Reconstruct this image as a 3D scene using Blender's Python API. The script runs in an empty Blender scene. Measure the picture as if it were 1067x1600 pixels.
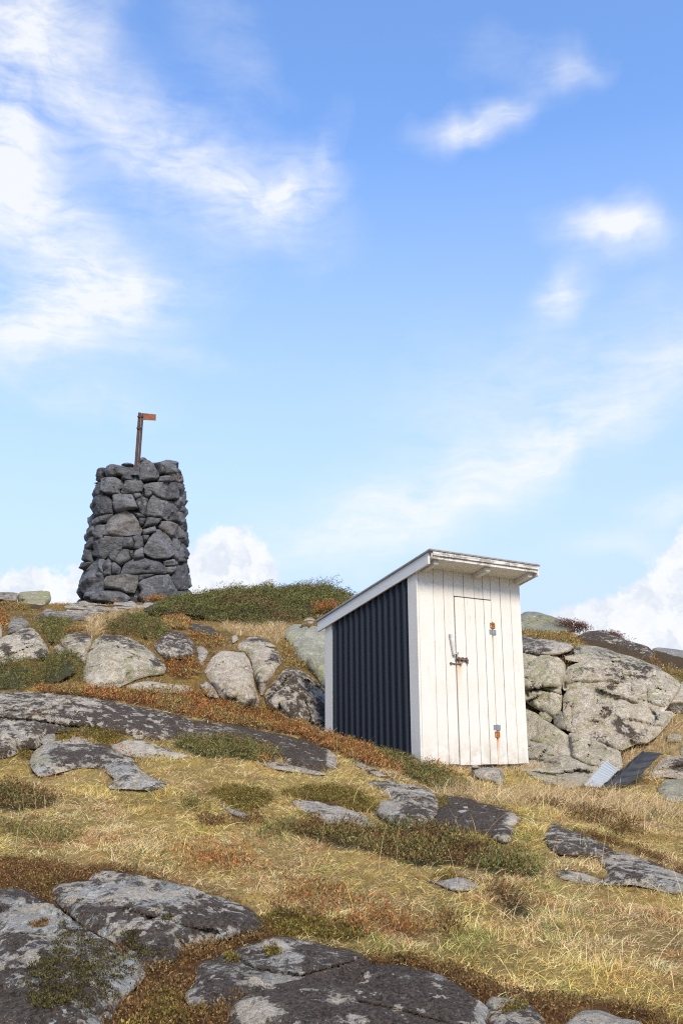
import bpy, bmesh, math
import numpy as np
from mathutils import Vector, Matrix

# ------------------------------------------------------------------ camera, world, sun, exposure
scn = bpy.context.scene
COL = scn.collection
rng = np.random.default_rng(7)
FPX, PITCH = 1473.75, 0.2532          # focal length in photo pixels, upward pitch
CP, SP = math.cos(PITCH), math.sin(PITCH)
cam = bpy.data.cameras.new('camera')
cam.sensor_fit = 'VERTICAL'
cam.sensor_height = 36.0
cam.lens = 36.0 * FPX / 1600.0
cam.clip_start, cam.clip_end = 0.05, 3000
camo = bpy.data.objects.new('camera', cam)
COL.objects.link(camo)
camo.rotation_euler = (math.pi / 2 + PITCH, 0, 0)
scn.camera = camo

SUN_AZ = math.radians(160.0)           # clockwise from +Y
SUN_EL = math.radians(44.0)
sl = bpy.data.lights.new('sun', 'SUN')
sl.energy = 3.6
sl.angle = math.radians(18)
sl.color = (1.0, 0.91, 0.78)
so = bpy.data.objects.new('sun', sl)
COL.objects.link(so)
sdir = Vector((math.sin(SUN_AZ) * math.cos(SUN_EL), math.cos(SUN_AZ) * math.cos(SUN_EL), math.sin(SUN_EL)))
so.rotation_euler = sdir.to_track_quat('Z', 'Y').to_euler()
so.location = sdir * 30

scn.view_settings.view_transform = 'Standard'
scn.view_settings.look = 'None'
scn.view_settings.exposure = 0.5
scn.view_settings.gamma = 1.0
scn.cycles.use_denoising = False       # the blades and lichen keep their grain
scn.cycles.filter_width = 1.15


class NT:
    """small helper round a node tree"""
    def __init__(self, tree):
        self.t = tree
        self.t.nodes.clear()

    def n(self, typ, ins=None, **props):
        nd = self.t.nodes.new(typ)
        for k, v in props.items():
            setattr(nd, k, v)
        for k, v in (ins or {}).items():
            s = nd.inputs[k]
            if isinstance(v, bpy.types.NodeSocket):
                self.t.links.new(v, s)
            else:
                s.default_value = v
        return nd

    def m(self, op, a, b=0.0, c=0.0, clamp=False):
        return self.n('ShaderNodeMath', {0: a, 1: b, 2: c}, operation=op, use_clamp=clamp).outputs[0]

    def noise(self, vec, scale, detail=4, rough=0.55, dist=0.0, out='Fac'):
        return self.n('ShaderNodeTexNoise', {'Vector': vec, 'Scale': scale, 'Detail': detail, 'Roughness': rough,
                                             'Distortion': dist}).outputs[out]

    def step(self, v, a, b, lo=0.0, hi=1.0):
        nd = self.n('ShaderNodeMapRange', {0: v, 1: a, 2: b, 3: lo, 4: hi}, interpolation_type='SMOOTHSTEP')
        return nd.outputs[0]

    def lin(self, v, a, b, lo=0.0, hi=1.0):
        return self.n('ShaderNodeMapRange', {0: v, 1: a, 2: b, 3: lo, 4: hi}).outputs[0]

    def mix(self, f, a, b, blend='MIX'):
        nd = self.n('ShaderNodeMix', data_type='RGBA', blend_type=blend)
        for s, v in ((nd.inputs[0], f), (nd.inputs[6], a), (nd.inputs[7], b)):
            if isinstance(v, bpy.types.NodeSocket):
                self.t.links.new(v, s)
            else:
                s.default_value = v if not isinstance(v, tuple) or len(v) == 4 else (*v, 1)
        return nd.outputs[2]

    def vec(self, op, a, b):
        nd = self.n('ShaderNodeVectorMath', operation=op)
        for i, v in enumerate((a, b)):
            if isinstance(v, bpy.types.NodeSocket):
                self.t.links.new(v, nd.inputs[i])
            else:
                nd.inputs[i].default_value = v
        return nd.outputs[0]


def px_ray(px, py):
    a = (np.asarray(px, float) - 533.5) / FPX
    b = (800 - np.asarray(py, float)) / FPX
    return np.stack([a, CP - b * SP, SP + b * CP], -1)


def build_world():
    w = bpy.data.worlds.new('World')
    scn.world = w
    w.use_nodes = True
    t = NT(w.node_tree)
    sky = t.n('ShaderNodeTexSky', sky_type='NISHITA', sun_disc=False, sun_elevation=SUN_EL, sun_rotation=SUN_AZ,
              altitude=100, air_density=1.0, dust_density=0.6, ozone_density=2.0)
    tc = t.n('ShaderNodeTexCoord').outputs['Generated']
    sep = t.n('ShaderNodeSeparateXYZ', {0: tc})
    x, y, z = sep.outputs
    az = t.m('MULTIPLY', t.m('ARCTAN2', x, y), 57.2958)
    el = t.m('MULTIPLY', t.m('ARCSINE', z), 57.2958)
    ae = t.n('ShaderNodeCombineXYZ', {0: az, 1: el, 2: 0.0}).outputs[0]

    def ang(px, py):
        d = px_ray(px, py)
        d = d / np.linalg.norm(d)
        return math.degrees(math.atan2(d[0], d[1])), math.degrees(math.asin(d[2]))

    # wisps: (centre px, half length px, half width px, tilt degrees counter-clockwise, strength)
    wisps = [(40, 110, 190, 90, 70, .95), (-20, 60, 150, 80, 80, .6), (190, 205, 190, 85, -35, .68), (330, 270, 190, 62, -22, .8),
             (432, 308, 95, 50, 10, 1.1), (500, 260, 70, 45, 60, .35), (20, 330, 190, 85, -40, .95), (130, 400, 150, 70, -38, .75), (230, 450, 130, 50, 0, .5), (60, 490, 160, 48, 10, 1.0),
             (0, 540, 150, 50, 12, .95), (140, 625, 110, 34, -5, .6), (742, 196, 80, 28, 4, 1.15), (790, 95, 100, 50, -15, .22), (885, 105, 40, 30, 10, .5),
             (948, 362, 78, 38, -14, 1.2), (874, 464, 44, 32, 30, 1.15), (1010, 610, 260, 60, 25, .62), (800, 715, 260, 60, 22, .72),
             (640, 780, 200, 45, 10, .5), (540, 840, 190, 60, 8, .75), (900, 560, 260, 70, 20, .35), (1050, 795, 60, 28, 10, .8), (960, 850, 90, 26, 0, .6), (350, 60, 140, 70, -50, .3), (250, 560, 160, 18, 0, .22), (720, 610, 220, 120, 0, .22)]
    acc = None
    wv = t.vec('ADD', ae, t.vec('MULTIPLY', t.vec('SUBTRACT', t.n('ShaderNodeTexNoise', {'Vector': ae, 'Scale': 0.22, 'Detail': 3.0}).outputs['Color'], (.5, .5, .5)), (4.0, 3.2, 0)))

    def blob(vec, cx, cy, a, b, rot, s, acc, sharp=-1.25):
        A, E = ang(cx, cy)
        k = 57.2958 / FPX
        mp = t.n('ShaderNodeMapping', {'Vector': vec, 'Location': (A, E, 0), 'Rotation': (0, 0, math.radians(rot)),
                                       'Scale': (a * k / max(.3, math.cos(math.radians(E))), b * k, 1)}, vector_type='TEXTURE').outputs[0]
        ln = t.n('ShaderNodeVectorMath', {0: mp}, operation='DOT_PRODUCT')
        t.t.links.new(mp, ln.inputs[1])
        g = t.m('MULTIPLY', t.m('EXPONENT', t.m('MULTIPLY', ln.outputs['Value'], sharp)), s)
        return g if acc is None else t.m('ADD', acc, g)
    for c in wisps:
        acc = blob(wv, *c, acc)
    # streaky fibre noise
    st = t.n('ShaderNodeMapping', {'Vector': wv, 'Rotation': (0, 0, math.radians(-24)), 'Scale': (0.07, 0.24, 1)}, vector_type='POINT').outputs[0]
    n1 = t.noise(st, 1.6, 6, 0.64, 0.4)
    n2 = t.noise(wv, 0.16, 5, 0.62)
    st2 = t.n('ShaderNodeMapping', {'Vector': ae, 'Rotation': (0, 0, math.radians(-30)), 'Scale': (0.14, 0.6, 1)}, vector_type='POINT').outputs[0]
    n3 = t.noise(st2, 1.6, 5, 0.62, 0.8)
    nn = t.m('ADD', t.m('ADD', t.m('MULTIPLY', n1, 0.60), t.m('MULTIPLY', n3, 0.32)), t.m('MULTIPLY', n2, 0.48))
    dens = t.m('MULTIPLY', acc, t.lin(nn, 0.48, 0.92, 0.05, 1.55))
    wisp = t.m('MULTIPLY', t.lin(dens, 0.05, 1.35), 0.92)
    # cumulus near the horizon: billowy edge
    cw = t.vec('ADD', ae, t.vec('MULTIPLY', t.vec('SUBTRACT', t.n('ShaderNodeTexNoise', {'Vector': ae, 'Scale': 0.5, 'Detail': 5.0, 'Roughness': .68}).outputs['Color'], (.5, .5, .5)), (3.2, 3.6, 0)))
    cum = [(340, 868, 76, 66, 0, 1.0), (390, 880, 60, 56, 0, .9), (290, 930, 120, 60, 0, 1.0), (60, 912, 84, 48, 0, 1.0), (-20, 925, 70, 40, 0, .9), (130, 930, 80, 44, 0, .9), (400, 960, 90, 60, 0, .8),
           (1075, 910, 80, 75, 0, 1.0), (985, 945, 90, 50, 0, .9), (900, 985, 90, 45, 0, .8), (1020, 1000, 140, 60, 0, 1.0), (1130, 860, 80, 80, 0, .9)]
    ac2 = None
    for c in cum:
        ac2 = blob(cw, *c, ac2, -1.7)
    cumul = t.m('MULTIPLY', t.step(ac2, 0.42, 0.86), .88)
    # thin veil and scattered cloud over the rest of the dome
    veil = t.m('MULTIPLY', t.step(t.noise(t.n('ShaderNodeMapping', {'Vector': tc, 'Scale': (1.5, 1.5, 4)}).outputs[0], 1.4, 4, .6), .5, .75), t.step(y, 0.5, 0.1))
    skyc = t.n('ShaderNodeHueSaturation', {'Hue': 0.5, 'Saturation': 1.0, 'Value': 1.0, 'Color': sky.outputs[0]}).outputs[0]
    skyc = t.mix(1.0, skyc, (1.2, 1.41, 1.67, 1), 'MULTIPLY')
    hz = t.lin(el, 36.0, 7.0, 0.0, 0.92)
    skyc = t.mix(hz, skyc, (2.95, 3.45, 4.35, 1))
    c = t.mix(t.m('MAXIMUM', wisp, t.m('MULTIPLY', veil, .8)), skyc, (4.55, 4.65, 4.8, 1))
    shade = t.noise(cw, 0.5, 3, .6)
    cumc = t.mix(t.step(shade, .35, .6), (3.75, 3.95, 4.3, 1), (4.75, 4.75, 4.8, 1))
    c = t.mix(cumul, c, cumc)
    w.cycles.sampling_method = 'MANUAL'
    w.cycles.sample_map_resolution = 256
    bg = t.n('ShaderNodeBackground', {'Color': c, 'Strength': 0.15})
    t.n('ShaderNodeOutputWorld', {'Surface': bg.outputs[0]})


build_world()

# ------------------------------------------------------------------ numpy noise
_perm = rng.permutation(256)
_perm = np.concatenate([_perm, _perm, _perm])
_grad = rng.normal(size=(256, 3))
_grad /= np.linalg.norm(_grad, axis=1)[:, None]


def perlin(P):
    P = np.asarray(P, float)
    I = np.floor(P).astype(int)
    F = P - I
    I &= 255
    U = F * F * F * (F * (F * 6 - 15) + 10)
    out = 0
    for dx in (0, 1):
        for dy in (0, 1):
            for dz in (0, 1):
                h = _perm[_perm[_perm[(I[..., 0] + dx) & 255] + ((I[..., 1] + dy) & 255)] + ((I[..., 2] + dz) & 255)]
                g = _grad[h]
                d = g[..., 0] * (F[..., 0] - dx) + g[..., 1] * (F[..., 1] - dy) + g[..., 2] * (F[..., 2] - dz)
                wx = U[..., 0] if dx else 1 - U[..., 0]
                wy = U[..., 1] if dy else 1 - U[..., 1]
                wz = U[..., 2] if dz else 1 - U[..., 2]
                out = out + d * wx * wy * wz
    return out


def fbm(P, octaves=4, gain=0.5, ridged=False):
    P = np.asarray(P, float)
    a, s, o = 1.0, 0.0, 0.0
    for k in range(octaves):
        n = perlin(P * (2.03 ** k) + 17.3 * k)
        if ridged:
            n = 0.5 - np.abs(n) * 1.6
        s = s + a * n
        a *= gain
    return s


def voronoi_f(P, seed=0):
    """distance-to-edge style cells: returns (f2-f1, cell random)"""
    P = np.asarray(P, float)
    I = np.floor(P).astype(int)
    f1 = np.full(P.shape[0], 9.0)
    f2 = np.full(P.shape[0], 9.0)
    cid = np.zeros(P.shape[0], int)
    r = np.random.default_rng(99 + seed).random((256, 3))
    for dx in (-1, 0, 1):
        for dy in (-1, 0, 1):
            for dz in (-1, 0, 1):
                J = I + (dx, dy, dz)
                h = _perm[_perm[_perm[J[:, 0] & 255] + (J[:, 1] & 255)] + (J[:, 2] & 255)]
                d = np.linalg.norm(J + r[h] - P, axis=1)
                closer = d < f1
                f2 = np.where(closer, f1, np.minimum(f2, d))
                cid = np.where(closer, h, cid)
                f1 = np.where(closer, d, f1)
    return f2 - f1, r[cid]


def facets(P):
    """piecewise planar noise, like a broken rock face"""
    P = np.asarray(P, float)
    I = np.floor(P).astype(int)
    f1 = np.full(P.shape[0], 9.0)
    out = np.zeros(P.shape[0])
    r = np.random.default_rng(5).random((256, 3))
    g = np.random.default_rng(6).normal(size=(256, 4)) * (.7, .7, .7, .25)
    for dx in (-1, 0, 1):
        for dy in (-1, 0, 1):
            for dz in (-1, 0, 1):
                J = I + (dx, dy, dz)
                h = _perm[_perm[_perm[J[:, 0] & 255] + (J[:, 1] & 255)] + (J[:, 2] & 255)]
                v = P - J - r[h]
                d = (v ** 2).sum(1)
                closer = d < f1
                out = np.where(closer, (v * g[h, :3]).sum(1) + g[h, 3], out)
                f1 = np.where(closer, d, f1)
    return out


# ------------------------------------------------------------------ object helpers
def mesh_obj(name, verts, faces, mat, parent=None, smooth=True, attrs=None):
    """verts (n,3) array; faces: (m,4)/(m,3) array or list of lists"""
    me = bpy.data.meshes.new(name)
    if isinstance(faces, np.ndarray):
        V = np.ascontiguousarray(verts, np.float32)
        k = faces.shape[1]
        me.vertices.add(len(V))
        me.vertices.foreach_set('co', V.ravel())
        me.loops.add(faces.size)
        me.loops.foreach_set('vertex_index', np.ascontiguousarray(faces, np.int32).ravel())
        me.polygons.add(len(faces))
        me.polygons.foreach_set('loop_start', np.arange(0, faces.size, k, dtype=np.int32))
        me.update(calc_edges=True)
    else:
        me.from_pydata([tuple(v) for v in verts], [], [tuple(f) for f in faces])
    me.polygons.foreach_set('use_smooth', np.full(len(me.polygons), smooth))
    for an, arr in (attrs or {}).items():
        a = me.attributes.new(an, 'FLOAT_COLOR', 'POINT')
        c = np.ones((len(verts), 4), np.float32)
        c[:, :3] = arr
        a.data.foreach_set('color', c.ravel())
    me.materials.append(mat)
    o = bpy.data.objects.new(name, me)
    COL.objects.link(o)
    if parent:
        o.parent = parent
    return o


def tag(o, label=None, cat=None, group=None, kind=None):
    for k, v in (('label', label), ('category', cat), ('group', group), ('kind', kind)):
        if v:
            o[k] = v
    return o


def empty(name, loc, rot=(0, 0, 0)):
    o = bpy.data.objects.new(name, None)
    COL.objects.link(o)
    o.location = loc
    o.rotation_euler = rot
    return o


class MB:
    """collects boxes, prisms and tubes into one mesh"""
    def __init__(self):
        self.v, self.f = [], []

    def add(self, v, f):
        b = len(self.v)
        self.v += [tuple(p) for p in v]
        self.f += [[i + b for i in q] for q in f]

    def box(self, x0, x1, y0, y1, z0, z1):
        self.hexa([(x0, y0, z0), (x1, y0, z0), (x1, y1, z0), (x0, y1, z0), (x0, y0, z1), (x1, y0, z1), (x1, y1, z1), (x0, y1, z1)])

    def hexa(self, p):
        self.add(p, [(0, 3, 2, 1), (4, 5, 6, 7), (0, 1, 5, 4), (1, 2, 6, 5), (2, 3, 7, 6), (3, 0, 4, 7)])

    def tube(self, a, b, r, n=10):
        a, b = Vector(a), Vector(b)
        d = (b - a).normalized()
        q = d.to_track_quat('Z', 'Y')
        ring = [q @ Vector((r * math.cos(2 * math.pi * k / n), r * math.sin(2 * math.pi * k / n), 0)) for k in range(n)]
        v = [a + p for p in ring] + [b + p for p in ring]
        f = [(k, (k + 1) % n, n + (k + 1) % n, n + k) for k in range(n)] + [tuple(range(n - 1, -1, -1)), tuple(range(n, 2 * n))]
        self.add(v, f)

    def build(self, name, mat, parent=None, bevel=0.0, seg=2, smooth=False):
        me = bpy.data.meshes.new(name)
        me.from_pydata(self.v, [], self.f)
        if bevel:
            bm = bmesh.new()
            bm.from_mesh(me)
            bmesh.ops.bevel(bm, geom=bm.edges[:], offset=bevel, segments=seg, affect='EDGES', clamp_overlap=True)
            bm.to_mesh(me)
            bm.free()
        me.polygons.foreach_set('use_smooth', np.full(len(me.polygons), smooth))
        me.materials.append(mat)
        o = bpy.data.objects.new(name, me)
        COL.objects.link(o)
        if parent:
            o.parent = parent
        return o


# ------------------------------------------------------------------ materials
def material(name):
    m = bpy.data.materials.new(name)
    m.use_nodes = True
    return m, NT(m.node_tree)


def finish(t, col, rough, bump=None, bstr=0.3, bdist=0.01, metallic=0.0, spec=0.4, extra=None):
    ins = {'Base Color': col, 'Roughness': rough, 'Metallic': metallic, 'Specular IOR Level': spec}
    ins.update(extra or {})
    p = t.n('ShaderNodeBsdfPrincipled', ins)
    if bump is not None:
        b = t.n('ShaderNodeBump', {'Height': bump, 'Strength': bstr, 'Distance': bdist})
        t.t.links.new(b.outputs[0], p.inputs['Normal'])
    t.n('ShaderNodeOutputMaterial', {'Surface': p.outputs[0]})


def rock_material():
    m, t = material('lichen_rock')
    co = t.n('ShaderNodeTexCoord').outputs['Object']
    at = t.n('ShaderNodeAttribute', attribute_name='mix')
    d, p, l = t.n('ShaderNodeSeparateColor', {0: at.outputs['Color']}).outputs
    tint = t.n('ShaderNodeAttribute', attribute_name='tint').outputs['Color']
    warp = t.vec('ADD', co, t.vec('MULTIPLY', t.vec('SUBTRACT', t.noise(co, 7.0, 5, .6, 0, 'Color'), (.5, .5, .5)), (.16, .16, .16)))
    big = t.noise(warp, 2.2, 8, 0.62)
    med = t.noise(warp, 9.0, 8, 0.68)
    fine = t.noise(co, 55.0, 6, 0.7)
    grit = t.noise(co, 170.0, 3, 0.7)
    v = t.m('MULTIPLY', t.lin(big, .3, .7, .72, 1.25), t.lin(med, .3, .7, .68, 1.28))
    v = t.m('MULTIPLY', v, t.lin(grit, .3, .7, .78, 1.2))
    v = t.m('MULTIPLY', v, t.lin(t.noise(co, 46.0, 3, .8), .3, .7, .55, 1.45))
    col = t.mix(1.0, tint, t.n('ShaderNodeCombineColor', {0: v, 1: v, 2: v}).outputs[0], 'MULTIPLY')
    # foliation bands in the gneiss
    bd = t.n('ShaderNodeMapping', {'Vector': warp, 'Rotation': (0.35, 0.5, 0.6), 'Scale': (1.2, 1.6, 14)}).outputs[0]
    band = t.noise(bd, 1.5, 6, .65)
    col = t.mix(t.step(band, .54, .68, 0, .5), col, (.36, .35, .33, 1))
    col = t.mix(t.step(band, .46, .34, 0, .45), col, (.11, .105, .095, 1))
    # rusty stain
    col = t.mix(t.step(t.noise(co, 3.1, 7, .7), .6, .78, 0, .35), col, (.22, .15, .085, 1))
    # yellow green map lichen
    ln = t.noise(t.vec('ADD', warp, (9.1, 2.2, 4.7)), 5.0, 9, .72)
    lm = t.step(t.m('ADD', ln, t.m('MULTIPLY', l, .26)), .60, .74)
    col = t.mix(t.m('MULTIPLY', lm, .75), col, t.mix(fine, (.18, .19, .08, 1), (.36, .36, .20, 1)))
    # pale crust lichen
    pn = t.noise(t.vec('ADD', warp, (3.7, 8.2, 1.1)), 6.5, 10, .70)
    pm = t.step(t.m('ADD', pn, t.m('MULTIPLY', p, .28)), .635, .675)
    pcol = t.mix(t.step(fine, .3, .7), (.25, .225, .18, 1), (.64, .585, .47, 1))
    col = t.mix(t.m('MULTIPLY', pm, .85), col, pcol)
    # black brown lichen
    dn = t.noise(warp, 4.2, 11, .72)
    dn2 = t.noise(t.vec('ADD', warp, (5, 5, 5)), 17.0, 8, .7)
    dsum = t.m('ADD', t.m('ADD', t.m('MULTIPLY', dn, .50), t.m('ADD', t.m('MULTIPLY', dn2, .32), t.m('MULTIPLY', fine, .18))), t.m('MULTIPLY', d, .22))
    dm = t.step(dsum, .61, .64)
    dcol = t.mix(t.step(fine, .35, .68), (.024, .018, .014, 1), (.15, .115, .09, 1))
    col = t.mix(t.m('MULTIPLY', dm, .95), col, dcol)
    sn = t.noise(t.vec('ADD', co, (2.2, 7.1, 3.3)), 42.0, 5, .65)
    col = t.mix(t.step(sn, .62, .68, 0, .75), col, (.34, .32, .28, 1))
    # white rosettes over everything
    wn = t.noise(t.vec('ADD', warp, (1.7, 6.6, 2.9)), 8.5, 8, .62)
    wm = t.step(t.m('ADD', wn, t.m('MULTIPLY', p, .14)), .655, .68)
    col = t.mix(t.m('MULTIPLY', wm, .9), col, t.mix(grit, (.40, .38, .33, 1), (.68, .65, .58, 1)))
    col = t.mix(1.0, col, (1.08, 1.0, .90, 1), 'MULTIPLY')
    h = t.m('ADD', t.m('MULTIPLY', med, 1.0), t.m('ADD', t.m('MULTIPLY', fine, .5), t.m('MULTIPLY', grit, .22)))
    h = t.m('ADD', h, t.m('MULTIPLY', t.m('MULTIPLY', dm, fine), .45))
    h = t.m('ADD', h, t.m('MULTIPLY', pm, .12))
    finish(t, col, .88, h, 1.0, .06, spec=.2)
    return m


def slate_material():
    m, t = material('dark_cairn_stone')
    co = t.n('ShaderNodeTexCoord').outputs['Object']
    tint = t.n('ShaderNodeAttribute', attribute_name='tint').outputs['Color']
    big = t.noise(co, 3.0, 8, .65, .4)
    bd = t.n('ShaderNodeMapping', {'Vector': co, 'Rotation': (.5, .3, .2), 'Scale': (2, 2, 9)}).outputs[0]
    band = t.noise(bd, 2.2, 8, .7, .3)
    fine = t.noise(co, 34.0, 7, .7)
    v = t.m('MULTIPLY', t.lin(big, .3, .7, .6, 1.4), t.lin(fine, .3, .7, .65, 1.35))
    v = t.m('MULTIPLY', v, t.lin(band, .3, .7, .7, 1.35))
    col = t.mix(1.0, tint, t.n('ShaderNodeCombineColor', {0: v, 1: v, 2: v}).outputs[0], 'MULTIPLY')
    col = t.mix(t.step(t.noise(co, 7.0, 9, .72), .54, .66, 0, .65), col, (.25, .25, .255, 1))
    col = t.mix(t.step(t.noise(t.vec('ADD', co, (4, 1, 7)), 4.0, 8, .7), .66, .74, 0, .5), col, (.26, .19, .12, 1))
    h = t.m('ADD', t.m('MULTIPLY', band, 1.0), t.m('ADD', fine, t.m('MULTIPLY', big, 1.2)))
    finish(t, col, .62, h, .8, .06, spec=.4)
    return m


def leaf_material(name, rough=.75, trans=.0):
    m, t = material(name)
    c = t.n('ShaderNodeAttribute', attribute_name='col').outputs['Color']
    p = t.n('ShaderNodeBsdfPrincipled', {'Base Color': c, 'Roughness': rough, 'Specular IOR Level': .25})
    if trans:
        tr = t.n('ShaderNodeBsdfTranslucent', {'Color': c})
        mx = t.n('ShaderNodeMixShader', {0: trans, 1: p.outputs[0], 2: tr.outputs[0]})
        t.n('ShaderNodeOutputMaterial', {'Surface': mx.outputs[0]})
    else:
        t.n('ShaderNodeOutputMaterial', {'Surface': p.outputs[0]})
    return m


def ground_material():
    m, t = material('heath_ground')
    co = t.n('ShaderNodeTexCoord').outputs['Object']
    c = t.n('ShaderNodeAttribute', attribute_name='col').outputs['Color']
    n1 = t.noise(co, 14.0, 8, .7)
    n2 = t.noise(co, 90.0, 5, .7)
    v = t.m('MULTIPLY', t.lin(n1, .3, .7, .55, 1.35), t.lin(n2, .3, .7, .6, 1.4))
    col = t.mix(1.0, c, t.n('ShaderNodeCombineColor', {0: v, 1: v, 2: v}).outputs[0], 'MULTIPLY')
    finish(t, col, .95, t.m('ADD', n1, t.m('MULTIPLY', n2, .5)), .9, .05, spec=.1)
    return m


def simple(name, col, rough=.6, var=.15, scale=20, bstr=.2, metallic=0.0, spec=.4):
    m, t = material(name)
    co = t.n('ShaderNodeTexCoord').outputs['Object']
    n = t.noise(co, scale, 7, .65)
    v = t.lin(n, .3, .7, 1 - var, 1 + var)
    c = t.mix(1.0, (*col, 1), t.n('ShaderNodeCombineColor', {0: v, 1: v, 2: v}).outputs[0], 'MULTIPLY')
    finish(t, c, rough, n, bstr, .004, metallic, spec)
    return m


def paint_material(name, peel=0.0, rust=(), axis='z', base=(.645, .605, .54)):
    """weathered white paint on boards; rust = streaks (u, v_top, width, length, strength) in the shed's own metres"""
    m, t = material(name)
    co = t.n('ShaderNodeTexCoord').outputs['Object']
    sc = {'z': (38, 38, 1.3), 'x': (2.4, 12, 13), 'y': (38, 1.3, 38)}[axis]
    gr = t.noise(t.n('ShaderNodeMapping', {'Vector': co, 'Scale': sc}).outputs[0], 1.0, 8, .68, .3)
    bl = t.noise(co, 3.2, 7, .65)
    fine = t.noise(co, 120, 4, .7)
    col = t.mix(t.step(bl, .42, .72, 0, .55), (*base, 1), (base[0] * .90, base[1] * .875, base[2] * .82, 1))
    col = t.mix(t.step(gr, .5, .75, 0, .38), col, (.50, .45, .37, 1))
    # cracks and flakes showing grey wood
    cr = t.noise(t.n('ShaderNodeMapping', {'Vector': co, 'Scale': tuple(s * 1.7 for s in sc)}).outputs[0], 1.0, 9, .72, .8)
    sp = t.noise(t.vec('ADD', co, (3, 3, 3)), 6.0, 8, .7)
    crack = t.step(t.m('ADD', t.m('MULTIPLY', cr, .62), t.m('ADD', t.m('MULTIPLY', sp, .45), peel * .30)), .69, .73)
    col = t.mix(t.m('MULTIPLY', crack, .8), col, t.mix(fine, (.13, .11, .09, 1), (.34, .30, .25, 1)))
    sep = t.n('ShaderNodeSeparateXYZ', {0: co})
    if axis == 'z':     # splashed soil and algae on the lowest boards
        low = t.m('MULTIPLY', t.lin(sep.outputs[2], .34, 0.0), t.step(t.noise(co, 9.0, 7, .7), .40, .62))
        col = t.mix(t.m('MULTIPLY', low, .55), col, (.36, .32, .23, 1))
    wob = t.m('MULTIPLY', t.m('SUBTRACT', t.noise(t.n('ShaderNodeMapping', {'Vector': co, 'Scale': (30, 1, 5)}).outputs[0], 1.0, 5, .6), .5), .03)
    ux = t.m('ADD', sep.outputs[0], wob)
    for (u, v, w_, ln_, s) in rust:
        a = t.m('DIVIDE', t.m('SUBTRACT', ux, u), w_)
        g = t.m('EXPONENT', t.m('MULTIPLY', t.m('MULTIPLY', a, a), -1.0))
        dn = t.m('SUBTRACT', v, sep.outputs[2])
        fall = t.m('MULTIPLY', t.step(dn, -.012, .012), t.m('EXPONENT', t.m('MULTIPLY', t.m('MAXIMUM', dn, 0.0), -1.0 / ln_)))
        k = t.m('MULTIPLY', t.m('MULTIPLY', g, fall), t.lin(t.noise(t.n('ShaderNodeMapping', {'Vector': co, 'Scale': (60, 60, 7)}).outputs[0], 1.0, 6, .7), .3, .7, .35, 1.3))
        k = t.m('MULTIPLY', k, s, clamp=True)
        col = t.mix(k, col, t.mix(k, (.62, .38, .15, 1), (.36, .13, .035, 1)))
    h = t.m('ADD', gr, t.m('MULTIPLY', crack, -.8))
    finish(t, col, .62, h, .35, .004, spec=.3)
    return m


def rust_material():
    m, t = material('rusty_iron')
    co = t.n('ShaderNodeTexCoord').outputs['Object']
    n = t.noise(co, 22, 9, .7)
    n2 = t.noise(co, 90, 6, .7)
    c = t.mix(t.step(n, .35, .65), (.045, .034, .028, 1), (.12, .065, .042, 1))
    c = t.mix(t.step(n2, .52, .72, 0, .6), c, (.05, .04, .036, 1))
    finish(t, c, .85, t.m('ADD', n, n2), .5, .004, spec=.2)
    return m


M_ROCK = rock_material()
M_SLATE = slate_material()
M_GROUND = ground_material()
M_GRASS = leaf_material('dry_grass_blades', .7, .25)
M_LEAF = leaf_material('heath_leaves', .7, .12)
M_RUST = rust_material()

# ------------------------------------------------------------------ terrain
SHED_O = np.array([.8367, 10.2175, -.0907])
SHED_YAW = .5956
SR = np.array([math.cos(SHED_YAW), math.sin(SHED_YAW), 0])
SB = np.array([-math.sin(SHED_YAW), math.cos(SHED_YAW), 0])


def P(px, py, Y):
    r = px_ray(px, py)
    return r * (Y / r[1])


def S(u, w, v):
    return SHED_O + u * SR + w * SB + np.array([0, 0, v])


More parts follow.
